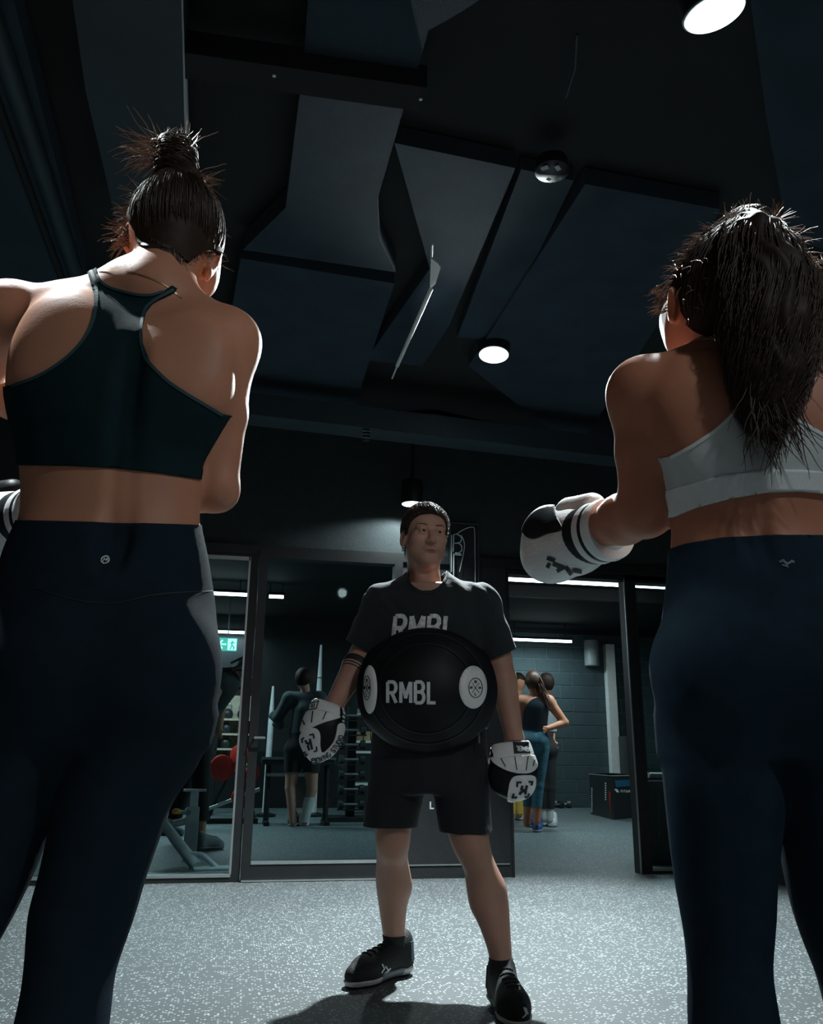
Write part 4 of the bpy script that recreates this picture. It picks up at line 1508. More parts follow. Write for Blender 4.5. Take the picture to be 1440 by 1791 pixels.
head = [hell((0, .012, .038), (.076, .094, .094), .03), hell((0, -.028, -.03), (.064, .068, .088), .03), hell((0, -.04, .05), (.064, .05, .05), .03),
        hell((.046, -.018, -.062), (.02, .04, .03), .03), hell((-.046, -.018, -.062), (.02, .04, .03), .03),
        hell((0, -.078, -.102), (.028, .024, .02), .03), hell((0, -.062, -.085), (.04, .035, .03), .03)]
for s in (-1, 1):
    head += [hell((s * .030, -.087, .023), (.029, .014, .0085), .012), hell((s * .044, -.066, -.018), (.024, .022, .022), .025)]
for s in (-1, 1):
    head += [hell((s * .031, -.104, .004), (.021, .024, .0135), .008, True)]
for s in (-1, 1):
    head += [hell((s * .031, -.0835, .005), (.015, .012, .0115), .003), hell((s * .031, -.087, .0135), (.017, .0125, .0065), .004), hell((s * .031, -.0865, -.0055), (.016, .0115, .005), .004)]
head += [cone(hp(0, -.088, .014), hp(0, -.116, -.030), .0085, .0125, .010), hell((0, -.112, -.033), (.013, .013, .0105), .008),
         hell((.0135, -.103, -.035), (.0085, .011, .008), .006), hell((-.0135, -.103, -.035), (.0085, .011, .008), .006),
         hell((0, -.092, -.062), (.026, .013, .008), .008), hell((0, -.090, -.083), (.022, .013, .0075), .008),
         hell((0, -.106, -.0725), (.021, .012, .0042), .004, True)]
for s in (-1, 1):
    rt_ = rotm(.15, 0, s * -.35)
    head += [hell((s * .080, .016, -.004), (.0085, .021, .033), .006, False, rt_), hell((s * .087, .010, .000), (.006, .010, .017), .005, True, rt_)]
neck0 = L(745, 1042, .03)
head += [cone(hp(0, .03, -.045), neck0 - np.array([0, 0, .03]), .058, .068, .03), cone(hp(.03, -.02, -.1), neck0 + np.array([.015, -.04, .0]), .018, .014, .02),
         cone(hp(-.03, -.02, -.1), neck0 + np.array([-.015, -.04, .0]), .018, .014, .02)]
Vh, Qh = sdf_mesh(head, .0032, 1)

sl, sr = L(672, 1058, .0), L(838, 1058, .0)
eL, eR = L(637, 1140, .03), L(872, 1150, .03)
wL, wR = L(583, 1236, -.10), L(901, 1296, -.05)
tor = [S(1026, 696, 802, .01, .085), S(1060, 668, 838, 0, .11), S(1110, 668, 838, 0, .118), S(1180, 672, 832, 0, .112), S(1250, 668, 836, 0, .112), S(1330, 662, 842, 0, .115), S(1375, 670, 838, .0, .1)]
legA = [S(1330, 662, 752, .01, .1), S(1400, 656, 730, .0, .085), S(1445, 655, 721, .0, .075), S(1475, 658, 715, .01, .064), S(1500, 659, 713, .03, .058), S(1530, 657, 719, .06, .06), S(1552, 658, 723, .08, .062),
        S(1580, 662, 713, .10, .057), S(1615, 667, 709, .115, .047), S(1645, 672, 708, .12, .04), S(1668, 674, 707, .12, .036), S(1690, 675, 708, .12, .036)]
legB = [S(1330, 748, 842, 0, .1), S(1400, 770, 851, -.06, .09), S(1455, 782, 854, -.11, .08), S(1480, 790, 857, -.13, .07), S(1498, 799, 862, -.135, .064), S(1520, 812, 872, -.14, .06), S(1547, 815, 886, -.145, .062), S(1588, 821, 891, -.16, .064),
        S(1616, 837, 892, -.18, .058), S(1660, 853, 895, -.21, .049), S(1700, 861, 897, -.235, .042), S(1735, 866, 898, -.25, .038), S(1765, 866, 900, -.25, .036)]
body = [loft(tor, .03), loft(legA, .03), loft(legB, .03), cone(neck0 - np.array([0, 0, .02]), sl, .062, .062, .05), cone(neck0 - np.array([0, 0, .02]), sr, .062, .062, .05)]
body += chain([sl, sl * .5 + eL * .5, eL], [.064, .060, .046], .03) + chain([eL, eL * .72 + wL * .28, wL], [.047, .050, .032], .02)
body += chain([sr, sr * .5 + eR * .5, eR], [.064, .060, .046], .03) + chain([eR, eR * .72 + wR * .28, wR], [.047, .050, .032], .02)
# knee caps and shins
body += [ell(L(688, 1480, -.035), (.034, .025, .04), .06), ell(L(828, 1484, -.175), (.036, .028, .036), .05), ell(L(836, 1512, -.185), (.03, .02, .028), .03)]
# gripping hands inside the mitts
for w, dn in ((wL, L(566, 1285, -.12)), (wR, L(899, 1345, -.07))):
    dd = (dn - w); dd /= np.linalg.norm(dd); sd = np.cross(dd, [0, 1, 0]); sd /= np.linalg.norm(sd)
    body += [cone(w, w + dd * .06, .032, .036, .02)]
    for i in range(4):
        o_ = sd * (.018 * (i - 1.5))
        body += chain([w + dd * .06 + o_, w + dd * (.10 - .004 * abs(i - 1.4)) + o_, w + dd * .11 + o_ + np.array([0, .03, 0])], [.012, .0105, .009], .008)
    body += chain([w + dd * .03 + sd * .03, w + dd * .065 + sd * .055, w + dd * .09 + sd * .05], [.013, .012, .010], .01)
Vb, Qb = sdf_mesh(body, .0075)
# join the finer head to the body below the collar
Vc, Tc = clip(Vb, Qb, np.maximum(neck0[2] + .03 - Vb[:, 2], np.hypot(Vb[:, 0] - neck0[0], Vb[:, 1] - neck0[1]) - .06))
Th = np.concatenate([Qh[:, [0, 1, 2]], Qh[:, [0, 2, 3]]])
Vall = np.concatenate([Vh, Vc]); Tall = np.concatenate([Th, Tc + len(Vh)])


def tattoo_skin():
    m = skin_mat('trainer_skin', (0.50, 0.285, 0.215))
    N, Lk = m.node_tree.nodes, m.node_tree.links
    P = N['Principled BSDF']
    src = P.inputs['Base Color'].links[0].from_socket
    tc = N.new('ShaderNodeTexCoord')
    ax = (wL - eL); ln = np.linalg.norm(ax); ax = ax / ln
    sub = N.new('ShaderNodeVectorMath'); sub.operation = 'SUBTRACT'; sub.inputs[1].default_value = tuple(eL)
    Lk.new(tc.outputs['Object'], sub.inputs[0])
    dot = N.new('ShaderNodeVectorMath'); dot.operation = 'DOT_PRODUCT'; dot.inputs[1].default_value = tuple(ax)
    Lk.new(sub.outputs[0], dot.inputs[0])
    fac = None

    def band(a, b):
        g = N.new('ShaderNodeMath'); g.operation = 'GREATER_THAN'; g.inputs[1].default_value = a
        h = N.new('ShaderNodeMath'); h.operation = 'LESS_THAN'; h.inputs[1].default_value = b
        Lk.new(dot.outputs['Value'], g.inputs[0]); Lk.new(dot.outputs['Value'], h.inputs[0])
        q = N.new('ShaderNodeMath'); q.operation = 'MULTIPLY'
        Lk.new(g.outputs[0], q.inputs[0]); Lk.new(h.outputs[0], q.inputs[1])
        return q.outputs[0]
    for a, b in ((.055, .083), (.089, .094), (.100, .105)):
        o = band(a, b)
        if fac is None: fac = o
        else:
            ad = N.new('ShaderNodeMath'); ad.operation = 'ADD'
            Lk.new(fac, ad.inputs[0]); Lk.new(o, ad.inputs[1]); fac = ad.outputs[0]
    sx = N.new('ShaderNodeSeparateXYZ'); Lk.new(tc.outputs['Object'], sx.inputs[0])
    lx = N.new('ShaderNodeMath'); lx.operation = 'LESS_THAN'; lx.inputs[1].default_value = float(eL[0] + .06)
    Lk.new(sx.outputs['X'], lx.inputs[0])
    gz_ = N.new('ShaderNodeMath'); gz_.operation = 'GREATER_THAN'; gz_.inputs[1].default_value = float(wL[2] - .02)
    Lk.new(sx.outputs['Z'], gz_.inputs[0])
    for q in (lx, gz_):
        mu = N.new('ShaderNodeMath'); mu.operation = 'MULTIPLY'
        Lk.new(fac, mu.inputs[0]); Lk.new(q.outputs[0], mu.inputs[1]); fac = mu.outputs[0]
    mx = N.new('ShaderNodeMix'); mx.data_type = 'RGBA'
    Lk.new(fac, mx.inputs['Factor']); Lk.new(src, mx.inputs['A']); mx.inputs['B'].default_value = (.028, .03, .03, 1)
    Lk.new(mx.outputs['Result'], P.inputs['Base Color'])
    return m


trainer = person('person', FT, Vall, Tall, tattoo_skin(), 'short haired man in black tee and shorts facing us, wearing belly shield and pads')

# eyes, brows, lips
for s in (-1, 1):
    e = MB().lathe([(.0115 * math.sin(math.pi * i / 10), -.0115 * math.cos(math.pi * i / 10)) for i in range(11)], 16)
    e.xform(Matrix.Translation(hp(s * .031, -.0865, .005)))
    eo = e.build('eye', MT['eyewhite'], trainer, True)
    gd = HEADR @ np.array([.18, -.97, .08]); gd /= np.linalg.norm(gd)
    q = Vector((0, 0, 1)).rotation_difference(Vector(gd)).to_matrix().to_4x4()
    ir = MB().lathe([(0, .0009), (.0045, .0004), (.0056, -.0008)], 14).xform(Matrix.Translation(hp(s * .031, -.0865, .005) + gd * .0114) @ q)
    ir.build('iris', MT['iris'], eo, True)
    lines = []
    for i in range(46):
        t = R_.random()
        p = hp(s * (.014 + .034 * t), -.0985 + .012 * t * t, .0255 + .004 * math.sin(3 * t) + R_.uniform(-.002, .002))
        lines.append(np.array([p, p + HEADR @ np.array([s * .006, -.0015, .001]), p + HEADR @ np.array([s * .011, .001, -.001])]))
    strands('eyebrow', lines, .0013, MT['hairC'], trainer)
f = np.minimum(.023 - np.abs((Vh - Hh) @ HEADR[:, 0]), .0105 - np.abs((Vh - Hh) @ HEADR[:, 2] + .0725) - .25 * np.abs((Vh - Hh) @ HEADR[:, 0]))
f = np.where((Vh - Hh) @ HEADR[:, 1] < -.07, f, -1)
Vl, Tl = clip(Vh, Qh, f)
if len(Tl): raw('lips', *shell(Vl, Tl, .0008, -.0005), MT['lips'], trainer, True)

# short curly hair
loc = (Vh - Hh) @ HEADR
hlz = np.interp(loc[:, 1], [-.1, -.08, -.05, -.02, .0, .03, .06, .12], [.076, .073, .052, .022, .010, -.02, -.05, -.07]) - .010 * np.clip(np.abs(loc[:, 0]) / .075, 0, 1)
f = np.where(np.abs(loc[:, 0]) < .0775, loc[:, 2] - hlz, -1)
Vc, Tc = clip(Vh, Qh, f)
Nn = vnormals(Vc, Tc)
amp = .004 + (.003 + .007 * np.clip(((Vc - Hh) @ HEADR[:, 2] - .02) / .09, 0, 1)) * np.abs(np.sin(Vc[:, 0] * 260 + 3 * np.sin(Vc[:, 2] * 150)) * np.cos(Vc[:, 1] * 240 + 2 * np.sin(Vc[:, 0] * 190)))
V2, T2 = shell(Vc, Tc, amp[:, None], -.001, Nn)
hairT = raw('hair', V2, T2, MT['hairC'], trainer, True)
lines = []
for i in range(2200):
    j = R_.randrange(len(Vc)); p = Vc[j] + Nn[j] * .002; n = Nn[j]; u = np.cross(n, [R_.gauss(0, 1), R_.gauss(0, 1), R_.gauss(0, 1)])
    u /= np.linalg.norm(u) + 1e-9
    if loc.shape and (Vc[j] - Hh) @ HEADR[:, 2] < .03 and R_.random() < .6: continue
    lines.append(np.array([p, p + n * .008 + u * .002, p + n * .014 + u * .006, p + n * .013 + u * .012, p + n * .008 + u * .014]))
strands('curls', lines, .0017, MT['curl'], hairT)

# ------------------------------------------------------------------ tee shirt
tee = [loft([S(1000, 712, 782, .02, .06), S(1018, 694, 806, .01, .09), S(1048, 664, 846, 0, .116), S(1100, 660, 845, 0, .13), S(1180, 664, 840, 0, .128), S(1260, 660, 843, 0, .128), S(1320, 656, 846, 0, .13), S(1345, 656, 846, 0, .13)], .03),
       cone(neck0 - np.array([0, .0, .02]), sl, .066, .072, .05), cone(neck0 - np.array([0, 0, .02]), sr, .066, .072, .05)]
hl_, hr_ = L(634, 1135, .03), L(873, 1148, .03)
tee += chain([sl, sl * .45 + hl_ * .55, hl_ + (hl_ - sl) * .35], [.073, .071, .068], .04) + chain([sr, sr * .45 + hr_ * .55, hr_ + (hr_ - sr) * .35], [.073, .071, .068], .04)
Vs, Qs = sdf_mesh(tee, .007)
Ns = vnormals(Vs, Qs)
# folds running from the shoulders
fold = np.sin(Vs[:, 0] * 95 + Vs[:, 2] * 60 + 3 * np.sin(Vs[:, 2] * 22 + Vs[:, 0] * 9)) * .0022 * np.clip((Vs[:, 2] - 1.05) * 3, .2, 1)
Vs = Vs + Ns * fold[:, None]
xs, ys = local_to_px(FT, Vs)
neckf = np.hypot((Vs[:, 0] - neck0[0]) / .072, (Vs[:, 1] - neck0[1] + .005) / .078) - 1
neckz = neck0[2] + .0 + .42 * (Vs[:, 1] - neck0[1])     # collar dips at the front
f = np.where(Vs[:, 2] > neckz - .03, neckf * .075, .1)
scoop = (np.hypot((xs - 746) / 35.0, (ys - 993) / 41.0) - 1) * .07
f = np.where(Vs[:, 1] < neck0[1] + .01, np.minimum(np.where(ys < 1045, scoop, .1), .1), f)
f = np.minimum(f, Vs[:, 2] - L(745, 1340)[2])
for a, b in ((sl, hl_), (sr, hr_)):
    d = b - a; ln = np.linalg.norm(d); d /= ln
    t = (Vs - a) @ d
    rad = np.linalg.norm(Vs - a - t[:, None] * d, axis=1)
    f = np.where((rad < .115) & (t > .6 * ln), np.minimum(f, ln * .97 - t), f)
Vc, Tc = clip(Vs, Qs, f)
teeo = part_shell('tee_shirt', Vc, Tc, .002, MT['tee'], trainer, inner=-.006)
bvT = surf(FT.to_world(Vc), Tc)
seam_line([(711, 997), (713, 1008), (721, 1024), (733, 1034), (747, 1037), (760, 1033), (772, 1022), (780, 1008), (782, 997)], bvT, FT, 6, MT['tee'], teeo, 'collar', .005)
pcs = px_text('RMBL', 689, 1118, 102, 40, .18, slant=.10, step=3, gap=.34)
decal('chest_lettering', pcs, bvT, MT['teeprint'], teeo, FT, .004)

# ------------------------------------------------------------------ shorts
zc = L(745, 1392, -.02)[2]
sh = [loft([S(1245, 656, 846, 0, .135), S(1300, 650, 851, 0, .14), S(1350, 650, 852, -.01, .135), S(1385, 660, 845, -.02, .12)], .03),
      loft([S(1330, 648, 752, .01, .118), S(1400, 640, 740, .0, .108), S(1452, 633, 727, .0, .105), S(1480, 630, 724, .0, .104)], .02),
      loft([S(1330, 742, 853, 0, .118), S(1400, 762, 858, -.05, .115), S(1456, 771, 862, -.09, .115), S(1485, 776, 866, -.1, .115)], .02)]
Vs, Qs = sdf_mesh(sh, .0075)
Ns = vnormals(Vs, Qs)
Vs = Vs + Ns * (.004 * np.sin(Vs[:, 0:1] * 55 + 2 * np.sin(Vs[:, 2:3] * 14)) * np.clip(1.0 - Vs[:, 2:3], 0, .5) * 2)
zl, zr = L(680, 1449, -.1)[2], L(818, 1459, -.2)[2]
mid = L(748, 1400, 0)[0]
f = np.where(Vs[:, 0] < mid, Vs[:, 2] - zl, Vs[:, 2] - zr)
f = np.minimum(f, L(745, 1262)[2] - Vs[:, 2])
Vc, Tc = clip(Vs, Qs, f)
sho = part_shell('shorts', Vc, Tc, .002, MT['shorts'], trainer, inner=-.008)

# ------------------------------------------------------------------ shoes of the trainer
gA, gB = on_z(606, 1732), on_z(716, 1709)
def w2l(p):
    q = np.asarray(p) - FT.o
    return np.array([q @ RT0, q @ FH, q[2]])
ankA = np.array([legA[-1][1], legA[-1][2], 0])
toeA, heelA = w2l(gA), ankA + np.array([.045, .055, 0])
toeA[2] = heelA[2] = 0
ankB = np.array([legB[-1][1], legB[-1][2], 0])
heelB = ankB + np.array([-.01, .06, 0]); toeB = ankB + np.array([.02, -.225, 0])
for toe, heel in ((toeA, heelA), (toeB, heelB)):
    so, Vq, Qq = make_shoe(trainer, toe, heel, MT['shoe'], MT['sole'], .0055)
    d = toe - heel; Ln = np.linalg.norm(d); d = d / Ln
    s = (Vq - heel) @ d / Ln
    Vm, Tm = clip(Vq, Qq, np.minimum(np.minimum(s - .22, .60 - s), .034 - Vq[:, 2]))
    V2, T2 = shell(Vm, Tm, .0066); V2[:, 2] = np.maximum(V2[:, 2], .001)
    raw('midsole_block', V2, T2, MT['greysole'], so, True)
    Vm, Tm = clip(Vq, Qq, np.minimum(.012 - Vq[:, 2], 1.0))
    V2, T2 = shell(Vm, Tm, .007); V2[:, 2] = np.maximum(V2[:, 2], -.0)
    raw('outsole', V2, T2, MT['blackprint'], so, True)
    Vm, Tm = clip(Vq, Qq, np.minimum(np.minimum(.13 - s, Vq[:, 2] - .05), .11 - Vq[:, 2]))
    if len(Tm): raw('heel_counter', *shell(Vm, Tm, .003), MT['shoeteal'], so, True)
    # ankle sock
    an = heel + d * Ln * .2
    c0 = (ankA if toe is toeA else ankB)
    Vk, Tk = clip(Vall, Tall, np.minimum(np.where(np.hypot(Vall[:, 0] - c0[0], Vall[:, 1] - c0[1]) < .09, .132 - Vall[:, 2], -1), 1))
    if len(Tk): raw('ankle_sock', *shell(Vk, Tk, .003), MT['blackcloth'], trainer, True)
    bvs = surf(FT.to_world(Vq), Qq)
    if toe is toeA:
        pcs = [stroke_quads(q, 2.4, 3) for q in ([(668, 1686), (672, 1694), (667, 1702)], [(674, 1690), (679, 1697), (672, 1703)], [(676, 1702), (683, 1693)],
                                                 [(708, 1697), (721, 1690)], [(706, 1703), (721, 1697)])]
    else:
        pcs = [stroke_quads(q, 2.6, 3) for q in ([(903, 1724), (908, 1722), (909, 1732)], [(916, 1762), (920, 1774), (914, 1780)], [(919, 1763), (923, 1774)])]
    q_ = decal('side_stripes', pcs, bvs, MT['print_'], so, FT, .002)
    if q_: q_['kind'] = 'stuff'

# ------------------------------------------------------------------ belly shield
pad = [ell(L(747, 1206, -.15), (.245, .105, .215), .05), ell(L(747, 1206, -.19), (.175, .10, .16), .04), loft([S(1150, 650, 845, -.12, .08), S(1255, 650, 845, -.12, .08)], .06)]
Vp, Qp = sdf_mesh(pad, .006)
po = empty('belly_shield', FT.o + np.array([0, 0, 0])); FT.place(po)
tag(po, 'round black leather belly shield with pale lettering strapped to the short haired man', 'body shield')
pb_ = raw('shield_pad', Vp, Qp, MT['leather'], po, True)
bvP = surf(FT.to_world(Vp), Qp)
decal('shield_lettering', px_text('RMBL', 679, 1229, 83, 36, .16, step=3, gap=.34), bvP, MT['print_'], pb_, FT, .003)
# raised rings on the pad
for rx, ry in ((88, 80), (112, 98)):
    ringp = [tuple(p) for p in arc(746, 1205, rx * .92, ry * .98, 0, 360, 40)]
    decal('stitched_ring', [stroke_quads(ringp, 2.0, 5)], bvP, MT['blackprint'], pb_, FT, .003)
for (cx, cy, rx, ry), logo in (((648, 1206, 12, 42), (642, 1203, 6, 21)), ((827, 1202, 24, 37), (832, 1203, 12, 17))):
    rim = [tuple(p) for p in arc(cx, cy, rx, ry, 0, 352, 40)]
    xx, yy = local_to_px(FT, Vp)
    fd = 1 - np.hypot((xx - cx) / rx, (yy - cy) / ry)
    fd = np.where(vnormals(Vp, Qp)[:, 1] < .1, fd * .05, -1)
    Vd, Td = clip(Vp, Qp, fd)
    if not len(Td): continue
    dd = 1 - np.hypot((local_to_px(FT, Vd)[0] - cx) / rx, (local_to_px(FT, Vd)[1] - cy) / ry)
    tg = raw('target_disc', *shell(Vd, Td, (.004 + .006 * np.clip(dd * 4, 0, 1))[:, None]), MT['wleather'], po, True)
    V2, T2 = shell(Vd, Td, (.0045 + .006 * np.clip(dd * 4, 0, 1))[:, None])
    bvd = surf(FT.to_world(V2), T2)
    lx, ly, lrx, lry = logo
    pcs = [stroke_quads([tuple(p) for p in arc(lx, ly, lrx, lry, 0, 360, 24)], 1.3, 2),
           stroke_quads([(lx - lrx * .5, ly - lry * .5), (lx + lrx * .5, ly + lry * .5)], 1.1, 2), stroke_quads([(lx + lrx * .5, ly - lry * .5), (lx - lrx * .5, ly + lry * .5)], 1.1, 2)]
    for ch_, ox, oy in (('R', -.62, 0), ('M', .62, 0), ('B', 0, -.62), ('L', 0, .62)):
        pcs += px_text(ch_, lx + ox * lrx - lrx * .14, ly + oy * lry + lry * .12, lrx * .28, lry * .24, .3, step=2)
    decal('crossed_emblem', pcs, bvd, MT['blackprint'], tg, FT, .001)
# shoulder straps of the shield going round the waist
MB().tube([L(655, 1265, -.05), L(652, 1268, .05), L(690, 1270, .14), L(810, 1270, .14), L(848, 1268, .05), L(842, 1265, -.05)], .018, 8).build('waist_strap', MT['leather'], po, True)
MB().tube([L(838, 1258, -.125), L(838, 1300, -.13)], .004, 6).build('buckle_bar', MT['alu'], po, True)


# ------------------------------------------------------------------ focus mitts
def mitt(outline, cup, rband, panel, dark, label, dy, dpt, arrow, extra):
    c = outline.mean(0)
    cc = L(c[0], c[1], dy)
    o = empty('focus_mitt'); FT.place(o)
    tag(o, label, 'focus mitt', 'focus mitts on the trainer')
    # silhouette extruded into a padded body: loft of spans over the height
    ys_ = np.linspace(outline[:, 1].min() + 1, outline[:, 1].max() - 1, 16)
    st_ = []
    for y in ys_:
        xs_ = []
        n = len(outline)
        for i in range(n):
            a, b = outline[i], outline[(i + 1) % n]
            if (a[1] > y) != (b[1] > y): xs_.append(a[0] + (y - a[1]) * (b[0] - a[0]) / (b[1] - a[1]))
        if len(xs_) < 2: continue
        t = (y - ys_[0]) / (ys_[-1] - ys_[0])
        st_.append(S(y, min(xs_), max(xs_), dy - .035 * math.sin(t * 2.6), dpt * (.75 + .45 * math.sin(min(1, t * 1.25 + .15) * math.pi * .85))))
    Vm, Qm = sdf_mesh([loft(st_, .01, n=2.4)], .004)
    mb_ = raw('mitt_body', Vm, Qm, MT['leather'], o, True)
    xx, yy = local_to_px(FT, Vm)
    fr_ = np.where(Vm[:, 1] < dy + .02, 1, -1)
    for nm, poly, mm, t in panel:
        P = smooth_poly(poly, 4)
        ff = np.where(fr_ > 0, poly_dist(xx, yy, P) / 450, -1)
        Vd, Td = clip(Vm, Qm, ff)
        if len(Td): raw(nm, *shell(Vd, Td, t), MT[mm], o, True)
    bv = surf(FT.to_world(Vm), Qm)
    for nm, pcs, mm, off in extra:
        q_ = decal(nm, pcs, bv, MT[mm], o, FT, off)
        if q_ and nm in ('hood_seams', 'edge_chevrons'): q_['kind'] = 'stuff'
    return o


def lines_px(ls, w, step=3):
    return [stroke_quads(l, w, step) for l in ls]


X0, Y0, SC = 840, 1220, 1075 / 120.0
def z2(pts):
    return [(X0 + x / SC, Y0 + y / SC) for x, y in pts]
outR = smooth_poly(z2([(200, 740), (420, 690), (720, 680), (775, 740), (835, 930), (890, 1080), (905, 1220), (870, 1400), (740, 1560), (560, 1605), (400, 1590), (240, 1500), (150, 1380), (125, 1180), (150, 960)]), 5)
Rm = [[(575, 1395), (580, 1320), (645, 1320)], [(745, 1310), (800, 1310), (785, 1365)], [(525, 1490), (510, 1550), (575, 1550)], [(750, 1485), (730, 1535), (680, 1540)]]
Rl = [[(720, 1365), (690, 1500)], [(655, 1370), (640, 1425), (680, 1445), (625, 1480), (610, 1510)]]
mitt(outR, None, None, [
    ('cuff_strap', z2([(205, 765), (420, 720), (700, 690), (760, 705), (790, 780), (822, 900), (560, 925), (260, 960), (215, 880)]), 'wleather', .005),
    ('finger_hood', z2([(205, 940), (300, 965), (560, 935), (830, 915), (865, 1000), (875, 1090), (800, 1165), (680, 1185), (520, 1170), (360, 1115), (215, 1020)]), 'wleather', .007),
    ('palm_target', z2([(480, 1290), (560, 1228), (760, 1215), (845, 1235), (860, 1320), (830, 1440), (740, 1545), (580, 1605), (440, 1600), (445, 1420)]), 'wleather', .006)],
    None, 'white and black focus mitt on the hand beside the woman in the navy tank', -.07, .05, None, [
    ('mitt_logo', lines_px([z2(l) for l in Rm], 3.4, 2) + lines_px([z2(l) for l in Rl], 4.2, 2), 'blackprint', .0085),
    ('name_patch', [poly_quads(z2([(512, 715), (735, 708), (770, 885), (530, 893)]), 4)], 'blackprint', .0066),
    ('patch_lettering', px_text('RMBL', *z2([(748, 790)])[0], 21, 7.5, .24, step=2, rot=math.pi + .03), 'print_', .0078),
    ('hood_seams', lines_px([z2(l) for l in ([(335, 965), (405, 1085)], [(540, 945), (572, 1135)], [(735, 935), (708, 1140)], [(825, 990), (805, 1080)])], 1.5, 3), 'blackprint', .0088),
    ('edge_chevrons', lines_px([z2(l) for l in ([(160, 1040), (145, 1000)], [(150, 985), (165, 940)], [(150, 910), (170, 850)], [(165, 820), (180, 780)], [(180, 760), (195, 745)])], 3.2, 2), 'print_', .003)])

X0, Y0, SC = 510, 1120, 1324 / 170.0
outL = smooth_poly(z2([(340, 805), (480, 830), (650, 890), (720, 930), (735, 1050), (715, 1200), (660, 1400), (560, 1550), (430, 1630), (340, 1655), (250, 1620), (170, 1500), (120, 1360), (130, 1250), (155, 1150), (200, 1010), (270, 870)]), 5)
mitt(outL, None, None, [
    ('cuff_strap', z2([(300, 830), (350, 808), (500, 850), (640, 905), (650, 960), (640, 1030), (520, 985), (380, 955), (240, 970), (265, 890)]), 'wleather', .005),
    ('finger_hood', z2([(225, 985), (310, 965), (420, 975), (520, 995), (640, 1035), (645, 1062), (480, 1110), (330, 1165), (150, 1250), (160, 1130)]), 'wleather', .007),
    ('palm_target', z2([(150, 1260), (210, 1215), (310, 1195), (370, 1230), (395, 1310), (395, 1440), (430, 1530), (560, 1400), (610, 1260), (630, 1150), (690, 1130), (712, 1200), (655, 1400), (560, 1545), (430, 1628), (345, 1650), (255, 1610), (175, 1495), (125, 1360)]), 'wleather', .006)],
    None, 'white and black focus mitt lettered along its edge beside the glass door', -.12, .05, None, [
    ('mitt_logo', lines_px([z2(l) for l in ([(170, 1390), (165, 1340), (195, 1320)], [(255, 1285), (305, 1275), (315, 1330)], [(200, 1500), (215, 1555), (245, 1540)], [(345, 1440), (350, 1495), (310, 1510)])], 2.6, 2)
     + lines_px([z2(l) for l in ([(262, 1330), (292, 1480)], [(205, 1350), (225, 1395), (250, 1390), (240, 1440), (258, 1490)])], 3.4, 2), 'blackprint', .0085),
    ('edge_lettering', px_text_path('BOXING STUDIO', curve_pts(z2([(300, 1652), (400, 1632), (500, 1570), (590, 1480), (650, 1380), (680, 1300)]), 5), 7.0, .2), 'blackprint', .0085),
    ('hood_seams', lines_px([z2(l) for l in ([(305, 980), (285, 1130)], [(475, 990), (430, 1090)], [(180, 1100), (205, 1160)])], 1.8, 3), 'blackprint', .0088),
    ('name_patch', lines_px([z2(l) for l in ([(270, 870), (375, 840), (345, 940), (240, 960), (270, 870)], [(300, 880), (290, 930)], [(325, 870), (318, 920), (300, 925)])], 1.6, 2), 'blackprint', .0066),
    ('edge_chevrons', lines_px([z2(l) for l in ([(690, 910), (700, 960)], [(695, 970), (715, 1010)], [(685, 1030), (715, 1060)], [(685, 1090), (712, 1110)])], 3, 2), 'print_', .003)])


# ------------------------------------------------------------------ neon letter sign on the pier
sg = empty('neon_sign', (1.37, WALL_Y - .06, 1.7))
yS = WALL_Y - .06
def sgp(x, y, dy=0.0):
    p = on_y(x, y, yS + dy); return p - np.array([1.37, yS, 1.7])
a, b = sgp(788, 914), sgp(838, 1075)
MB().box(a[0], b[0], .012, .03, b[2], a[2]).build('backing_board', MT['black'], sg)
fr_ = MB()
for p, q in (((788, 914), (837, 917)), ((837, 917), (838, 1075)), ((788, 914), (789, 1075))):
    fr_.tube([sgp(*p), sgp(*q)], .004, 6)
fr_.build('frame', MT['duct'], sg)
MB().tube([sgp(x, y) for x, y in ((790, 936), (790, 1000))], .0035, 6).build('riser_tube', MT['neon'], sg, True)
MB().tube([sgp(x, y) for x, y in ((793, 965), (794, 935), (800, 934), (806, 938), (808, 943), (806, 948), (800, 950), (795, 950), (803, 950), (808, 955), (808, 963), (803, 967), (796, 967))], .004, 8).build('letter_tube', MT['neon'], sg, True)
MB().tube([sgp(x, y) for x, y in ((796, 969), (807, 970))], .009, 8).build('coupling', MT['neon'], sg, True)
MB().tube(curve_pts([sgp(x, y) for x, y in ((800, 933), (812, 926), (824, 922), (830, 926), (831, 960), (832, 1070))], 5), .003, 6).build('cable', MT['neon'], sg, True)
MB().tube(curve_pts([sgp(x, y) for x, y in ((807, 936), (812, 948), (812, 962), (804, 1000))], 5), .003, 6).build('cable', MT['neon'], sg, True)
MB().tube([sgp(794, 968), sgp(794, 1075)], .004, 6).build('riser_tube', MT['neon'], sg, True)
tag(sg, 'unlit neon letter sign with white tubing and cables on black board', 'sign')
# letter print low on the pier
pv = [(1.0, WALL_Y - .031, 0), (1.8, WALL_Y - .031, 0), (1.8, WALL_Y - .031, 2), (1.0, WALL_Y - .031, 2)]
decal('letter_print', px_text('L', 753, 1414, 6, 12, .2, step=3), surf(pv, [(0, 1, 2, 3)]), MT['print_'], pier, None, .002)

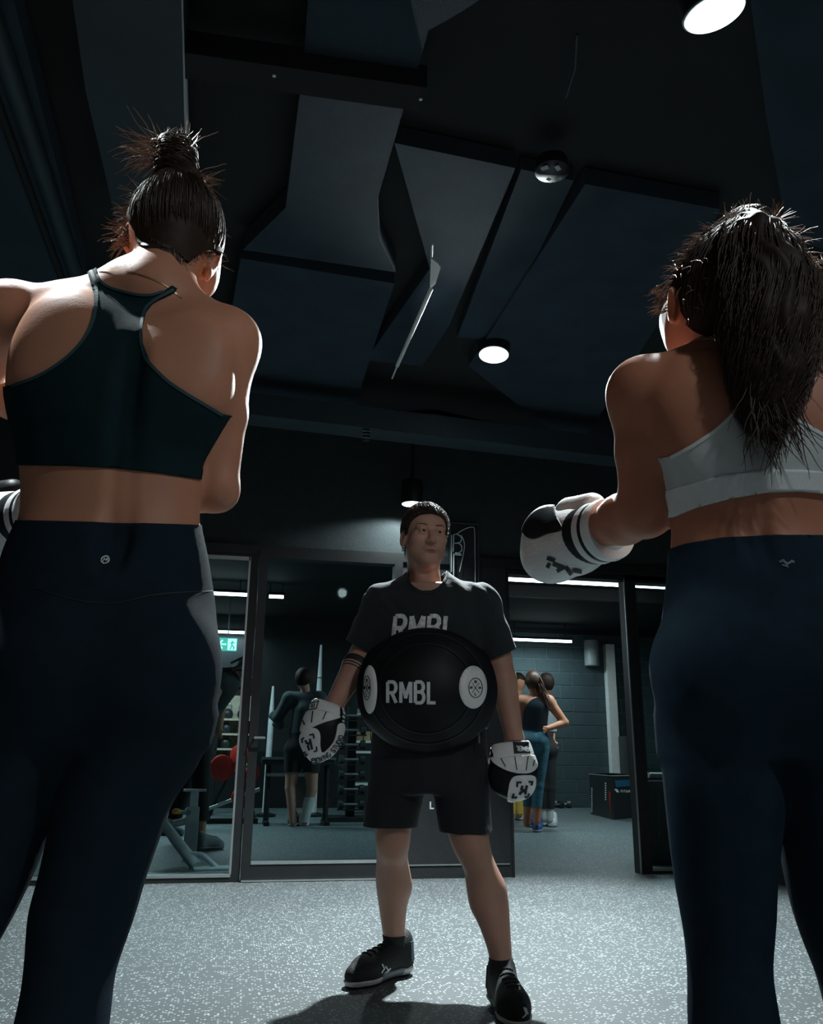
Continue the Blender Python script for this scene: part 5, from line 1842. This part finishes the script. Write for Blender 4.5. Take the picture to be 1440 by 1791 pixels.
# speaker cluster with pale stickers hanging in the ceiling, and the small white-tipped sprinkler
sp = on_z(966, 300, 2.9)
so_ = empty('ceiling_sensor', sp)
MB().lathe([(.03, .06), (.06, .05), (.066, .0), (.05, -.012), (0, -.014)], 24).build('sensor_body', MT['black'], so_, True)
for x, y, w, h, r_ in ((953, 293, 18, 13, -.7), (976, 293, 18, 11, .8), (977, 312, 15, 12, -.5), (960, 313, 10, 8, .4)):
    p = on_z(x, y, 2.884) - sp; s_ = .0016
    m = MB().box(-w * s_ / 2, w * s_ / 2, -h * s_ / 2, h * s_ / 2, -.003, 0)
    m.xform(Matrix.Translation(p) @ Matrix.Rotation(r_, 4, 'Z'))
    m.build('sticker', MT['greypaint'], so_)
tag(so_, 'round black ceiling device with pale stickers beside the navy boards', 'sensor')
cp = on_z(641, 752, 2.66)
co = empty('cable_clamp', cp)
MB().tube([(0, 0, .02), (0, 0, -.07)], .022, 12).build('clamp_body', MT['black'], co, True)
for i in range(4):
    MB().tube([(-.024, -.012, .01 - .022 * i), (0, -.026, .006 - .022 * i), (.024, -.012, .01 - .022 * i)], .004, 6).build('coil_ring', MT['steel'], co, True)
tag(co, 'small black clamp with shiny rings under the ceiling service run', 'clamp')

# ------------------------------------------------------------------ exit sign
e0, e1 = on_y(382, 1115, 10.9), on_y(414, 1139, 10.9)
ex = empty('exit_sign', ((e0[0] + e1[0]) / 2, 10.9, e1[2]))
w_, h_ = (e1[0] - e0[0]) / 2, e0[2] - e1[2]
MB().box(-w_, w_, 0, .03, 0, h_, .004).build('sign_box', MT['green'], ex)
MB().box(-.006, .006, .01, .02, h_, 2.66 - e1[2]).build('hanger', MT['black'], ex)
arw = MB()
for seg in ([(-.9, .5), (-.12, .5)], [(-.88, .5), (-.52, .82)], [(-.88, .5), (-.52, .18)]):
    V_, F_ = stroke_quads([(u * w_, v * h_) for u, v in seg], .02, 1)
    arw.add([(p[0], -.002, p[1]) for p in V_], F_)
arw.build('arrow', MT['greenlite'], ex)
MB().box(.02 * w_, .95 * w_, -.002, 0, .06 * h_, .94 * h_).build('door_panel', MT['greenlite'], ex)
man = MB()
for seg in ([(.5, .78), (.46, .45)], [(.46, .45), (.3, .12)], [(.46, .45), (.68, .3), (.66, .1)], [(.5, .68), (.28, .55)], [(.5, .68), (.72, .6)]):
    V_, F_ = stroke_quads([(u * w_, v * h_) for u, v in seg], .014, 1)
    man.add([(p[0], -.004, p[1]) for p in V_], F_)
man.build('running_figure', MT['green'], ex)
tag(ex, 'small green exit sign with white arrow and running figure', 'sign')


# ------------------------------------------------------------------ background people
def figure(base_px, label, J, skin, garments, hair=None, h=.012, group=None, sc=1.0, shoes=None, base=None, head=None):
    """J: joint pixels with depth offsets; radii in metres"""
    b = on_z(*base_px) if base is None else np.array(base)
    fr = Frame(b[0], b[1])
    P = {k: fr.L(*v) for k, v in J.items()}
    tors = cone(P['chest'], P['pelvis'], .12 * sc, .11 * sc, .06, 'torso')
    G = {'torso': [tors, cone(P['shL'], P['shR'], .06 * sc, .06 * sc, .06, 'torso'), ell(P['pelvis'], (.155 * sc, .125 * sc, .10 * sc), .05, grp='torso')],
         'head': [cone(P['neck'], P['head'], .052 * sc, .05 * sc, .03), ell(P['head'], (.074 * sc, .09 * sc, .105 * sc), .02)]}
    def limb(ks, rs):
        pts = [P[k] for k in ks if k in P]
        return chain(pts, rs[:len(pts)], .03) if len(pts) > 1 else []
    G['armL'] = limb(('shL', 'elL', 'wrL', 'haL'), [.056 * sc, .043 * sc, .030 * sc, .022])
    G['armR'] = limb(('shR', 'elR', 'wrR', 'haR'), [.056 * sc, .043 * sc, .030 * sc, .022])
    G['legL'] = limb(('hiL', 'knL', 'anL'), [.088 * sc, .056 * sc, .038 * sc])
    G['legR'] = limb(('hiR', 'knR', 'anR'), [.088 * sc, .056 * sc, .038 * sc])
    for s, a in (('L', 'armL'), ('R', 'armR')):
        if 'wr' + s in P and 'ha' + s in P:
            w, q = P['wr' + s], P['ha' + s]
            d = q - w; d /= np.linalg.norm(d); sd = np.cross(d, [0, 1, .2]); sd /= np.linalg.norm(sd)
            for i in range(4):
                G[a].append(cone(q + sd * .014 * (i - 1.5), q + d * (.06 + .01 * math.sin(i)) + sd * .022 * (i - 1.5) + np.array([0, -.01, 0]), .010, .008, .008))
            G[a].append(cone(w + d * .02, w + d * .06 + sd * .05, .012, .009, .01))
    allp = sum(G.values(), [])
    G['trunk'] = [G['torso'][0], G['torso'][2]]
    V, Q = sdf_mesh(allp, h, 1)
    o = person('person', fr, V, Q, MT[skin], label, group=group)
    for nm, parts, zr, mm, gr in garments:
        pr_ = []
        for g in parts:
            for p in G[g]:
                pr_.append(Prim((lambda q: (lambda X, Y, Z: q.f(X, Y, Z) - gr))(p), p.lo - gr, p.hi + gr, p.k))
        Vg_, Qg_ = sdf_mesh(pr_, h, 1)
        zz = (V[:, 2].min() - 1, 9) if zr is None else zr
        f = np.minimum(Vg_[:, 2] - zz[0], zz[1] - Vg_[:, 2])
        if np.all(f > 0):
            raw(nm, Vg_, Qg_, MT[mm], o, True)
        else:
            Vc_, Tc_ = clip(Vg_, Qg_, f)
            if len(Tc_): raw(nm, Vc_, Tc_, MT[mm], o, True)
    if hair:
        mm, kind = hair
        hp_ = [ell(P['head'] + np.array([0, .015 if kind == 'front' else -.012, .018]), (.083 * sc, .096 * sc, .105 * sc), .02)]
        Vh_, Qh_ = sdf_mesh(hp_, .008, 1)
        cut = (P['head'][1] - .01 - Vh_[:, 1]) if kind != 'front' else (Vh_[:, 1] - P['head'][1] + .03)
        f = np.maximum(Vh_[:, 2] - P['head'][2] - .03, np.minimum(cut, Vh_[:, 2] - P['head'][2] + .07))
        Vc_, Tc_ = clip(Vh_, Qh_, f)
        ho = raw('hair', *shell(Vc_, Tc_, .004), MT[mm], o, True)
        return o, fr, P, ho
    return o, fr, P, None


def bshoe(o, fr, tpx, hpx, upper, solem, name='shoe'):
    a, b = on_z(*tpx), on_z(*hpx)
    q = []
    for p in (a, b):
        v = p - fr.o; q.append(np.array([v @ RT0, v @ FH, 0]))
    d = q[0] - q[1]; ln = np.linalg.norm(d); m = (q[0] + q[1]) / 2; d /= ln
    return make_shoe(o, m + d * .14, m - d * .14, MT[upper], MT[solem], .009, name)


# woman in the navy tank beyond the doorway
w, fr, P, ho = figure((940, 1456), 'woman with auburn ponytail in navy tank and blue leggings standing in the gym', {
    'head': (933, 1193), 'neck': (938, 1212), 'chest': (938, 1240), 'pelvis': (934, 1296), 'shL': (914, 1226), 'shR': (960, 1226),
    'elR': (988, 1264, .02), 'wrR': (964, 1272, -.06), 'haR': (957, 1274, -.1), 'elL': (908, 1270, .06), 'wrL': (920, 1290, .14), 'haL': (926, 1296, .16),
    'hiL': (924, 1310), 'hiR': (946, 1310), 'knL': (926, 1380, .1), 'knR': (941, 1374), 'anL': (922, 1440, .14), 'anR': (939, 1437)},
    'skinA', [('tank_top', ['trunk'], (1.0, 1.52), 'navytop', .012), ('leggings', ['trunk', 'legL', 'legR'], (.24, 1.02), 'denim', .006)], ('curlhair', 'back'))
lines = []
for i in range(120):
    p0 = P['head'] + np.array([R_.uniform(-.01, .06), -.07 + R_.uniform(-.02, .02), .05])
    pts = [p0]
    for t in range(6):
        pts.append(pts[-1] + np.array([.016 + R_.gauss(0, .008), -.002 + R_.gauss(0, .006), -.05 + R_.gauss(0, .006)]))
    lines.append(curve_pts(pts, 2))
strands('ponytail', lines, .0045, MT['curlhair'], ho)
bshoe(w, fr, (935, 1462), (946, 1447), 'shoeblue', 'sole'); bshoe(w, fr, (925, 1452), (938, 1440), 'shoeblue', 'sole')

# person in grey tee behind her
w2_, fr, P, ho = figure((958, 1449), 'person in grey tee, black trousers and white trainers standing behind the navy tank', {
    'head': (956, 1196), 'neck': (952, 1214), 'chest': (946, 1240), 'pelvis': (950, 1310), 'shL': (924, 1228), 'shR': (962, 1232),
    'elR': (966, 1270, .02), 'wrR': (966, 1292, -.04), 'haR': (968, 1300, -.05), 'elL': (922, 1270), 'wrL': (924, 1300), 'haL': (925, 1308),
    'hiL': (938, 1320), 'hiR': (957, 1320), 'knL': (948, 1378), 'knR': (961, 1378), 'anL': (950, 1432), 'anR': (960, 1434)},
    'skinA', [('tee_shirt', ['torso', 'armR', 'armL'], (1.0, 2), 'greytee', .014), ('trousers', ['torso', 'legL', 'legR'], (.2, .98), 'blackcloth', .016),
              ('sock', ['legL', 'legR'], (.06, .21), 'whitecloth', .010)], ('hairB', 'back'))
bshoe(w2_, fr, (944, 1448), (962, 1440), 'whitecloth', 'sole'); bshoe(w2_, fr, (962, 1451), (972, 1440), 'whitecloth', 'sole')

# person with the yellow socks
w3, fr, P, ho = figure((907, 1436), 'person in yellow socks and white trainers partly behind the man in black', {
    'head': (908, 1194), 'neck': (906, 1212), 'chest': (904, 1240), 'pelvis': (902, 1310), 'shL': (884, 1228), 'shR': (922, 1228),
    'elL': (880, 1262, -.05), 'wrL': (900, 1270, -.15), 'haL': (908, 1270, -.16), 'elR': (926, 1264), 'wrR': (918, 1290), 'haR': (914, 1296),
    'hiL': (893, 1320), 'hiR': (910, 1320), 'knL': (894, 1372), 'knR': (909, 1372), 'anL': (894, 1428), 'anR': (909, 1425)},
    'skinA', [('tee_shirt', ['torso', 'armL'], (1.0, 1.6), 'slatecloth', .014), ('shorts', ['torso', 'legL', 'legR'], (.62, .98), 'blackcloth', .018),
              ('yellow_sock', ['legL', 'legR'], (.08, .27), 'yellow', .008)], ('hairA', 'front'))
bshoe(w3, fr, (914, 1440), (904, 1428), 'whitecloth', 'sole'); bshoe(w3, fr, (897, 1440), (889, 1430), 'whitecloth', 'sole')

# bent figure in the dark hooded top behind the left glass
w4, fr, P, ho = figure((345, 1478), 'person bent forward in dark hooded top and black trousers behind the glass', {
    'head': (432, 1170, .05), 'neck': (412, 1175, .02), 'chest': (392, 1195, 0), 'pelvis': (345, 1262, 0), 'shL': (383, 1192, -.12), 'shR': (392, 1190, .14),
    'elL': (372, 1228, -.16), 'wrL': (362, 1262, -.16), 'haL': (366, 1276, -.16), 'elR': (388, 1230, .16), 'wrR': (384, 1268, .16), 'haR': (383, 1280, .16),
    'hiL': (350, 1278, -.06), 'hiR': (335, 1278, .06), 'knL': (352, 1375, -.08), 'knR': (322, 1375, .08), 'anL': (352, 1458, -.1), 'anR': (303, 1440, .1)},
    'skinC', [('hooded_top', ['torso'], (1.02, 2), 'slatecloth', .02), ('sleeve', ['armL', 'armR'], (1.27, 2), 'slatecloth', .016), ('trousers', ['torso', 'legL', 'legR'], (.2, 1.1), 'blackcloth', .018)], ('greytee', 'back'))
# folds across the hood and back
m = MB()
for pts in ([(378, 1180), (392, 1170), (410, 1168), (428, 1160)], [(398, 1178), (414, 1172), (432, 1172)], [(404, 1160), (420, 1152), (436, 1150)], [(418, 1205), (428, 1198), (434, 1190)]):
    m.tube([fr.L(x, y, -.17) for x, y in pts], .010, 6)
m.build('hood_folds', MT['slatecloth'], w4, True)
bshoe(w4, fr, (394, 1484), (338, 1490), 'greytee', 'greysole'); bshoe(w4, fr, (318, 1462), (280, 1460), 'greytee', 'greysole')

# person in dark tee behind the glass door
w5, fr, P, ho = figure((530, 1447), 'person in dark tee and shorts seen from behind through the glass door', {
    'head': (530, 1188), 'neck': (534, 1206), 'chest': (534, 1245), 'pelvis': (524, 1310), 'shL': (506, 1222), 'shR': (560, 1222),
    'elL': (486, 1256), 'wrL': (490, 1268, .15), 'haL': (482, 1256, .2), 'elR': (568, 1266), 'wrR': (556, 1280, .15), 'haR': (548, 1280, .2),
    'hiL': (514, 1325), 'hiR': (544, 1325), 'knL': (508, 1378), 'knR': (546, 1380), 'anL': (512, 1438), 'anR': (532, 1438)},
    'skinC', [('tee_shirt', ['torso', 'armL', 'armR'], (.95, 1.42), 'slatecloth', .016), ('shorts', ['torso', 'legL', 'legR'], (.55, .98), 'blackcloth', .014), ('sock', ['legR'], (.05, .3), 'whitecloth', .009)], ('hairB', 'back'))
bshoe(w5, fr, (538, 1448), (524, 1440), 'whitecloth', 'sole'); bshoe(w5, fr, (508, 1448), (516, 1440), 'shoe', 'sole')

# ------------------------------------------------------------------ jump boxes
def jump_box(c0, c1, c2, h, label, front_right):
    """c0-c1-c2: floor corners of the two faces that show"""
    c0, c1, c2 = [np.array(c[:2]) for c in (c0, c1, c2)]
    c3 = c0 + c2 - c1
    o = empty('jump_box', (c1[0], c1[1], 0))
    P = [tuple(p - c1) for p in (c0, c1, c2, c3)]
    MB().prism(P, 0, h).build('box_body', MT['dark'], o)
    ctr = np.mean([np.array(p) for p in P], axis=0)
    top = [tuple(np.array(p) * 1.0) for p in P]
    MB().prism([tuple(ctr + (np.array(p) - ctr) * 1.012) for p in top], h - .012, h).build('top_edge', MT['greypaint'], o)
    return tag(o, label, 'jump box'), P


b0, b1, b2 = on_z(1034, 1424), on_z(1074, 1434), on_z(1118, 1430)
b1[:2] = on_z(1074, 1434)[:2]
jb, P4 = jump_box(b0, b1, b2, .52, 'black foam jump box with red stripe and blue label by the white reveal', True)
quadL = [(b0[0], b0[1], 0), (b1[0], b1[1], 0), (b1[0], b1[1], .52), (b0[0], b0[1], .52)]
quadR = [(b1[0], b1[1], 0), (b2[0], b2[1], 0), (b2[0], b2[1], .52), (b1[0], b1[1], .52)]
def face_print(name, poly, quad, m, par, step=6, off=.003):
    bv = surf(quad, [(0, 1, 2, 3)])
    o = decal(name, [poly_quads(poly, step)], bv, MT[m], par, None, off)
    if o: o.location = -np.array(par.location)
def face_text(name, s, x, y, w, h, quad, m, par, rot=0.0, wt=.2):
    bv = surf(quad, [(0, 1, 2, 3)])
    o = decal(name, px_text(s, x, y, w, h, wt, step=3, rot=rot), bv, MT[m], par, None, .005)
    if o: o.location = -np.array(par.location)
face_print('red_stripe', [(1063, 1367), (1071, 1366), (1074, 1430), (1069, 1429)], quadL, 'red', jb)
face_print('blue_label', [(1075, 1365), (1110, 1363), (1110, 1374), (1078, 1377)], quadR, 'blue', jb)
face_text('box_lettering', 'FITWAY', 1086, 1386, 20, 4.2, quadR, 'print_', jb)
face_print('box_logo', [(1074, 1380), (1080, 1380), (1083, 1386), (1079, 1386)], quadR, 'print_', jb)
for i, y in enumerate(range(1378, 1424, 4)):
    face_print('side_print', [(1034.8, y), (1036.8, y), (1037, y + 2.4), (1035, y + 2.4)], quadL, 'print_', jb)
for i, y in enumerate(range(1369, 1400, 4)):
    face_print('stripe_print', [(1058.5, y), (1061, y), (1061.5, y + 2.4), (1059, y + 2.4)], quadL, 'print_', jb)
g0, g1, g2 = on_z(1070, 1506), on_z(1131, 1519), on_z(1250, 1512)
g1 = np.array([2.95, 6.08, 0]); g0 = g1 + np.array([.26, .54, 0]); g2 = g1 + np.array([.54, -.26, 0])
jb2, P4 = jump_box(g0, g1, g2, .58, 'charcoal foam jump box with faint side print behind the right hand glass', True)
quadF = [(g1[0], g1[1], 0), (g2[0], g2[1], 0), (g2[0], g2[1], .58), (g1[0], g1[1], .58)]
face_print('print_panel', [(1142, 1380), (1166, 1380), (1170, 1470), (1146, 1470)], quadF, 'black', jb2)
for y in range(1390, 1466, 5):
    face_print('side_print', [(1152, y), (1155, y), (1155.3, y + 3), (1152.3, y + 3)], quadF, 'greysole', jb2)
tw = empty('folded_towel', (3.33, 6.22, .58), -.45)
MB().box(-.22, .25, -.12, .14, 0, .045, .018).build('towel_fold', MT['whitecloth'], tw, True)
MB().box(-.05, .22, -.1, .12, .045, .075, .014).build('towel_fold', MT['whitecloth'], tw, True)
tag(tw, 'white folded towel lying on the charcoal jump box', 'towel')
cylp = on_y(1036, 1165, BACK_Y - .12)
wl_ = empty('wall_lamp', cylp)
MB().lathe([(.0, 0), (.11, .004), (.115, .02), (.115, .38), (.1, .4)], 24).build('shade', MT['greypaint'], wl_, True)
MB().box(-.03, .03, .05, .2, .15, .25).build('bracket', MT['black'], wl_)
tag(wl_, 'grey cylinder wall fitting on the dark block wall', 'wall fitting')
v0, v1 = on_y(1089, 1288, BACK_Y - .2), on_y(1107, 1352, BACK_Y - .2)
vb = empty('floor_speaker', ((v0[0] + v1[0]) / 2, BACK_Y - .3, 0))
MB().box(-.12, .12, -.14, .14, 0, v0[2], .01).build('cabinet', MT['dark'], vb)
MB().box(-.1, .1, -.146, -.14, .3, v0[2] - .05).build('grille', MT['black'], vb)
tag(vb, 'slim black upright cabinet in front of the white sill', 'cabinet')


# ------------------------------------------------------------------ weights and equipment
def dumbbell(loc, rz, label, group, L_=.2, r=.055):
    o = empty('dumbbell', loc, rz)
    for s in (-1, 1):
        m = MB().lathe([(r * .8, -.03), (r, -.025), (r, .025), (r * .8, .03)], 10)
        m.xform(Matrix.Translation((s * L_ / 2, 0, r)) @ Matrix.Rotation(math.pi / 2, 4, 'Y')); m.build('head', MT['dark'], o)
    MB().tube([(-L_ / 2, 0, r), (L_ / 2, 0, r)], .014, 8).build('handle', MT['steel'], o, True)
    return tag(o, label, 'dumbbell', group)


for x, y, rz in ((972, 1414, .3), (984, 1413, -.4), (922, 1416, .2), (898, 1416, 0)):
    dumbbell(on_z(x, y), rz, 'black dumbbell lying on the floor at the foot of the block wall', 'dumbbells on the floor')

# upright dumbbell tree behind the glass door
rk = empty('dumbbell_rack', on_z(612, 1436))
bx, by = rk.location.x, rk.location.y
fr_ = MB(); fr_.box(-.05, .05, .0, .08, 0, 1.28); fr_.box(-.3, .3, -.2, .3, 0, .05)
fr_.build('rack_frame', MT['black'], rk)
for i in range(7):
    MB().box(-.16, .16, -.1, .0, .12 + .165 * i, .135 + .165 * i).build('shelf_arm', MT['black'], rk)
tag(rk, 'black upright dumbbell tree behind the glass door', 'rack')
for i, w_ in enumerate(('bottom', 'second', 'third', 'middle', 'fifth', 'sixth', 'top')):
    dumbbell((bx, by - .06, .135 + .165 * i), .0, 'chrome handled dumbbell on the %s arm, counted upward, of the black dumbbell tree' % w_, 'dumbbells on the upright tree', .24, .05)

# flat bench inside the glass door
bp = on_z(500, 1437)
bn = empty('weight_bench', (bp[0] + .06, bp[1] - .42, 0))
MB().box(-.38, .42, -.14, .14, .62, .70, .02).build('bench_pad', MT['dark'], bn, True)
MB().box(-.38, .42, -.155, -.14, .675, .70).build('pad_edge', MT['steel'], bn)
MB().box(-.32, .1, -.12, .12, .50, .53).build('shelf', MT['steel'], bn)
for x in (-.3, .34):
    MB().tube([(x, 0, 0), (x, 0, .62)], .03, 8).build('leg', MT['black'], bn, True)
    MB().box(x - .03, x + .03, -.2, .2, 0, .04).build('foot', MT['black'], bn)
tag(bn, 'black padded weight bench with pale edge behind the glass door', 'bench')

# pale slanted posts
for x0, y0, x1, y1, lab in ((562, 1128, 558, 1212, 'white tapered pole with black bands behind the tattooed arm'), (478, 1200, 474, 1262, 'short white tapered pole beside the door stile')):
    Yp = 11.0
    a, b = on_y(x0, y0, Yp), on_y(x1, y1, Yp)
    o = empty('pole', (b[0], Yp, 0))
    dd = (a - b)
    foot = b - dd * (b[2] / dd[2])
    MB().tube([foot - np.array([b[0], Yp, 0]), b - np.array([b[0], Yp, 0]), a - np.array([b[0], Yp, 0])], [.04, .036, .014], 10).build('shaft', MT['whitecloth'], o, True)
    if lab.startswith('white'):
        for t in (.3, .02):
            c = b + dd * t - np.array([b[0], Yp, 0])
            MB().tube([c, c + dd * .02], .037 - .015 * t, 10).build('band', MT['black'], o, True)
    MB().lathe([(.12, 0), (.12, .03), (.04, .05)], 16).build('base', MT['black'], o, True)
    tag(o, lab, 'pole')

# lit shelf with stacked blocks behind the tattooed arm
sb = on_y(640, 1300, 11.6)
sh_ = empty('storage_shelf', (sb[0], 11.6, 0))
s0, s1 = on_y(618, 1228, 11.6), on_y(668, 1300, 11.6)
x0, x1 = s0[0] - sb[0], s1[0] - sb[0]
for z in (.35, .75, s1[2], (s0[2] + s1[2]) / 2 + .08):
    MB().box(x0, x1, -.2, .2, z, z + .03).build('shelf_board', MT['white'], sh_)
for x in (x0, x1 - .03):
    MB().box(x, x + .03, -.2, .2, 0, s0[2] + .05).build('side_panel', MT['black'], sh_)
tag(sh_, 'storage shelf with pale boards behind the glass door', 'shelf')
zt_ = (s0[2] + s1[2]) / 2 + .11
for i in range(4):
    o = MB().box(-.045, .045, -.06, .06, 0, .12, .008).build('cork_block', MT['wood'], None)
    o.location = (s0[0] + .09 + i * .1, 11.6, s1[2] + .03)
    tag(o, 'warm brown yoga block on the storage shelf', 'block', 'brown blocks on the shelf')
for i in range(3):
    o = MB().box(-.06, .06, -.08, .08, 0, .07, .02).build('rolled_towel', MT['whitecloth'], None, True)
    o.location = (s0[0] + .1 + i * .13, 11.6, zt_)
    tag(o, 'white towel rolled up on the storage shelf', 'towel', 'white towels on the shelf')

# kettlebell rack with a pale back behind the bent figure
k0, k1 = on_y(384, 1215, 11.4), on_y(436, 1335, 11.4)
kr = empty('kettlebell_rack', ((k0[0] + k1[0]) / 2, 11.4, 0))
hw = (k1[0] - k0[0]) / 2
MB().box(-hw, hw, .12, .15, k1[2] - .1, k0[2]).build('back_board', MT['cream'], kr)
zs = np.linspace(k1[2], k0[2] - .3, 4)
for z in zs:
    MB().box(-hw, hw, -.14, .12, z - .025, z).build('shelf_board', MT['cream'], kr)
for s in (-1, 1):
    MB().box(s * hw - .02, s * hw + .02, -.14, .15, 0, k0[2]).build('upright', MT['black'], kr)
tag(kr, 'cream backed kettlebell rack behind the bent figure', 'rack')
def kettlebell(loc, m, label, group, s=1.0):
    o = empty('kettlebell', loc); o.scale = (s,) * 3
    MB().lathe([(.05, 0), (.085, .02), (.1, .08), (.085, .14), (.04, .175), (0, .18)], 18).build('bell', MT[m], o, True)
    MB().tube(curve_pts([(-.05, 0, .14), (-.065, 0, .2), (-.04, 0, .25), (.04, 0, .25), (.065, 0, .2), (.05, 0, .14)], 4), .014, 8).build('handle', MT['steel'], o, True)
    return tag(o, label, 'kettlebell', group)
for z, w_ in zip(zs, ('lowest', 'second lowest', 'second highest', 'topmost')):
    for i in range(2):
        kettlebell((kr.location.x - hw + .12 + i * (2 * hw - .24), 11.36, z), 'dark', 'dark kettlebell on the %s shelf of the cream backed rack' % w_, 'kettlebells on the rack', .7)
for x, y, s in ((388, 1345, 1.2), (398, 1350, 1.0), (377, 1352, .9)):
    p = on_y(x, y, 9.6)
    pass
pl = empty('plate_stand', on_z(402, 1440))
MB().box(-.3, .3, -.05, .05, 0, .05).build('foot', MT['black'], pl)
MB().tube([(-.25, 0, .05), (.05, 0, .75)], .03, 8).build('post', MT['black'], pl, True)
MB().tube([(.25, 0, .05), (.05, 0, .75)], .03, 8).build('post', MT['black'], pl, True)
MB().tube([(-.32, -.1, .12), (.3, -.1, .36)], .02, 8).build('bar', MT['alu'], pl, True)
tag(pl, 'black weight plate stand with pale bar behind the glass', 'stand')
for i, (dx, z, r, rx, lb) in enumerate(((-.12, .58, .14, .3, 'largest red rubber weight plate hung on the black plate stand'), (.06, .72, .11, -.4, 'red rubber weight plate at the peak of the black plate stand'), (.2, .52, .10, .7, 'red rubber weight plate on the stand post beside the bench'), (-.36, .60, .09, .2, 'red rubber weight plate at the far end behind the trouser legs'), (.08, .28, .09, .5, 'small red rubber weight plate low on the black plate stand'))):
    o = MB().lathe([(.03, -.02), (r * .8, -.022), (r, -.014), (r, .014), (r * .8, .022), (.03, .02)], 22).build('weight_plate', MT['red'], None, True)
    o.location = (pl.location.x + dx, pl.location.y - .08, z)
    o.rotation_euler = (math.pi / 2 + rx * .3, 0, rx)
    tag(o, lb, 'weight plate', 'red weight plates')

# tubular machine foot close to the left glass
mf = empty('machine_frame', on_z(345, 1521))
ml = np.array(mf.location)
def q_(x, y, dY=0.0):
    return on_y(x, y, ml[1] + dY) - ml
MB().tube([q_(281, 1432, .35), q_(306, 1467, .2), q_(344, 1516, 0)], [.03, .036, .038], 14).build('slanted_tube', MT['greypaint'], mf, True)
MB().tube(curve_pts([q_(330, 1494, .06), q_(350, 1495, .04), q_(362, 1502, .02), q_(386, 1524, 0)], 4), .018, 10).build('loop_handle', MT['greypaint'], mf, True)
bz = q_(346, 1522)
MB().box(bz[0] - .03, bz[0] + .2, -.06, .06, -.0, .018, .006).build('foot_plate', MT['greypaint'], mf)
p0, p1 = q_(331, 1486, .5), q_(339, 1412, .5)
MB().box(p0[0] - .04, p0[0] + .05, .46, .54, 0, p1[2]).build('upright', MT['greypaint'], mf)
MB().box(p1[0] - .028, p1[0] + .028, .475, .525, p1[2], p1[2] + .11).build('inner_post', MT['steel'], mf)
MB().box(p1[0] - .08, p1[0] + .08, .45, .55, p1[2] + .11, p1[2] + .125).build('top_plate', MT['steel'], mf)
MB().tube([q_(312, 1420, .42), q_(332, 1422, .46)], .014, 8).build('pin_shaft', MT['steel'], mf, True)
MB().lathe([(0, -.02), (.03, -.016), (.034, .0), (.02, .016), (0, .02)], 14, q_(309, 1419, .42)).build('pop_pin', MT['orange'], mf, True)
MB().tube([q_(281, 1432, .35), q_(300, 1442, .45), p0 + np.array([0, 0, .2])], .025, 10).build('link_tube', MT['greypaint'], mf, True)
tag(mf, 'grey tubular machine frame with orange pin just behind the glass', 'gym machine')

# slim wall of mirror-black lockers far left, seen between the legs
lk = empty('cable_machine', (-2.2, 8.2, 0))
MB().box(-.5, .5, -.25, .25, 0, .08, .01).build('base', MT['greypaint'], lk)
for s in (-.4, .4):
    MB().tube([(s, 0, .08), (s, 0, 2.0)], .04, 12).build('upright', MT['greypaint'], lk, True)
MB().box(-.45, .45, -.06, .06, 1.95, 2.05, .01).build('top_beam', MT['greypaint'], lk)
for i in range(9):
    MB().box(-.16, .16, -.1, .1, .12 + i * .055, .165 + i * .055, .004).build('stack_plate', MT['dark'], lk)
tag(lk, 'grey cable machine with black weight stack far behind the left glass', 'gym machine')
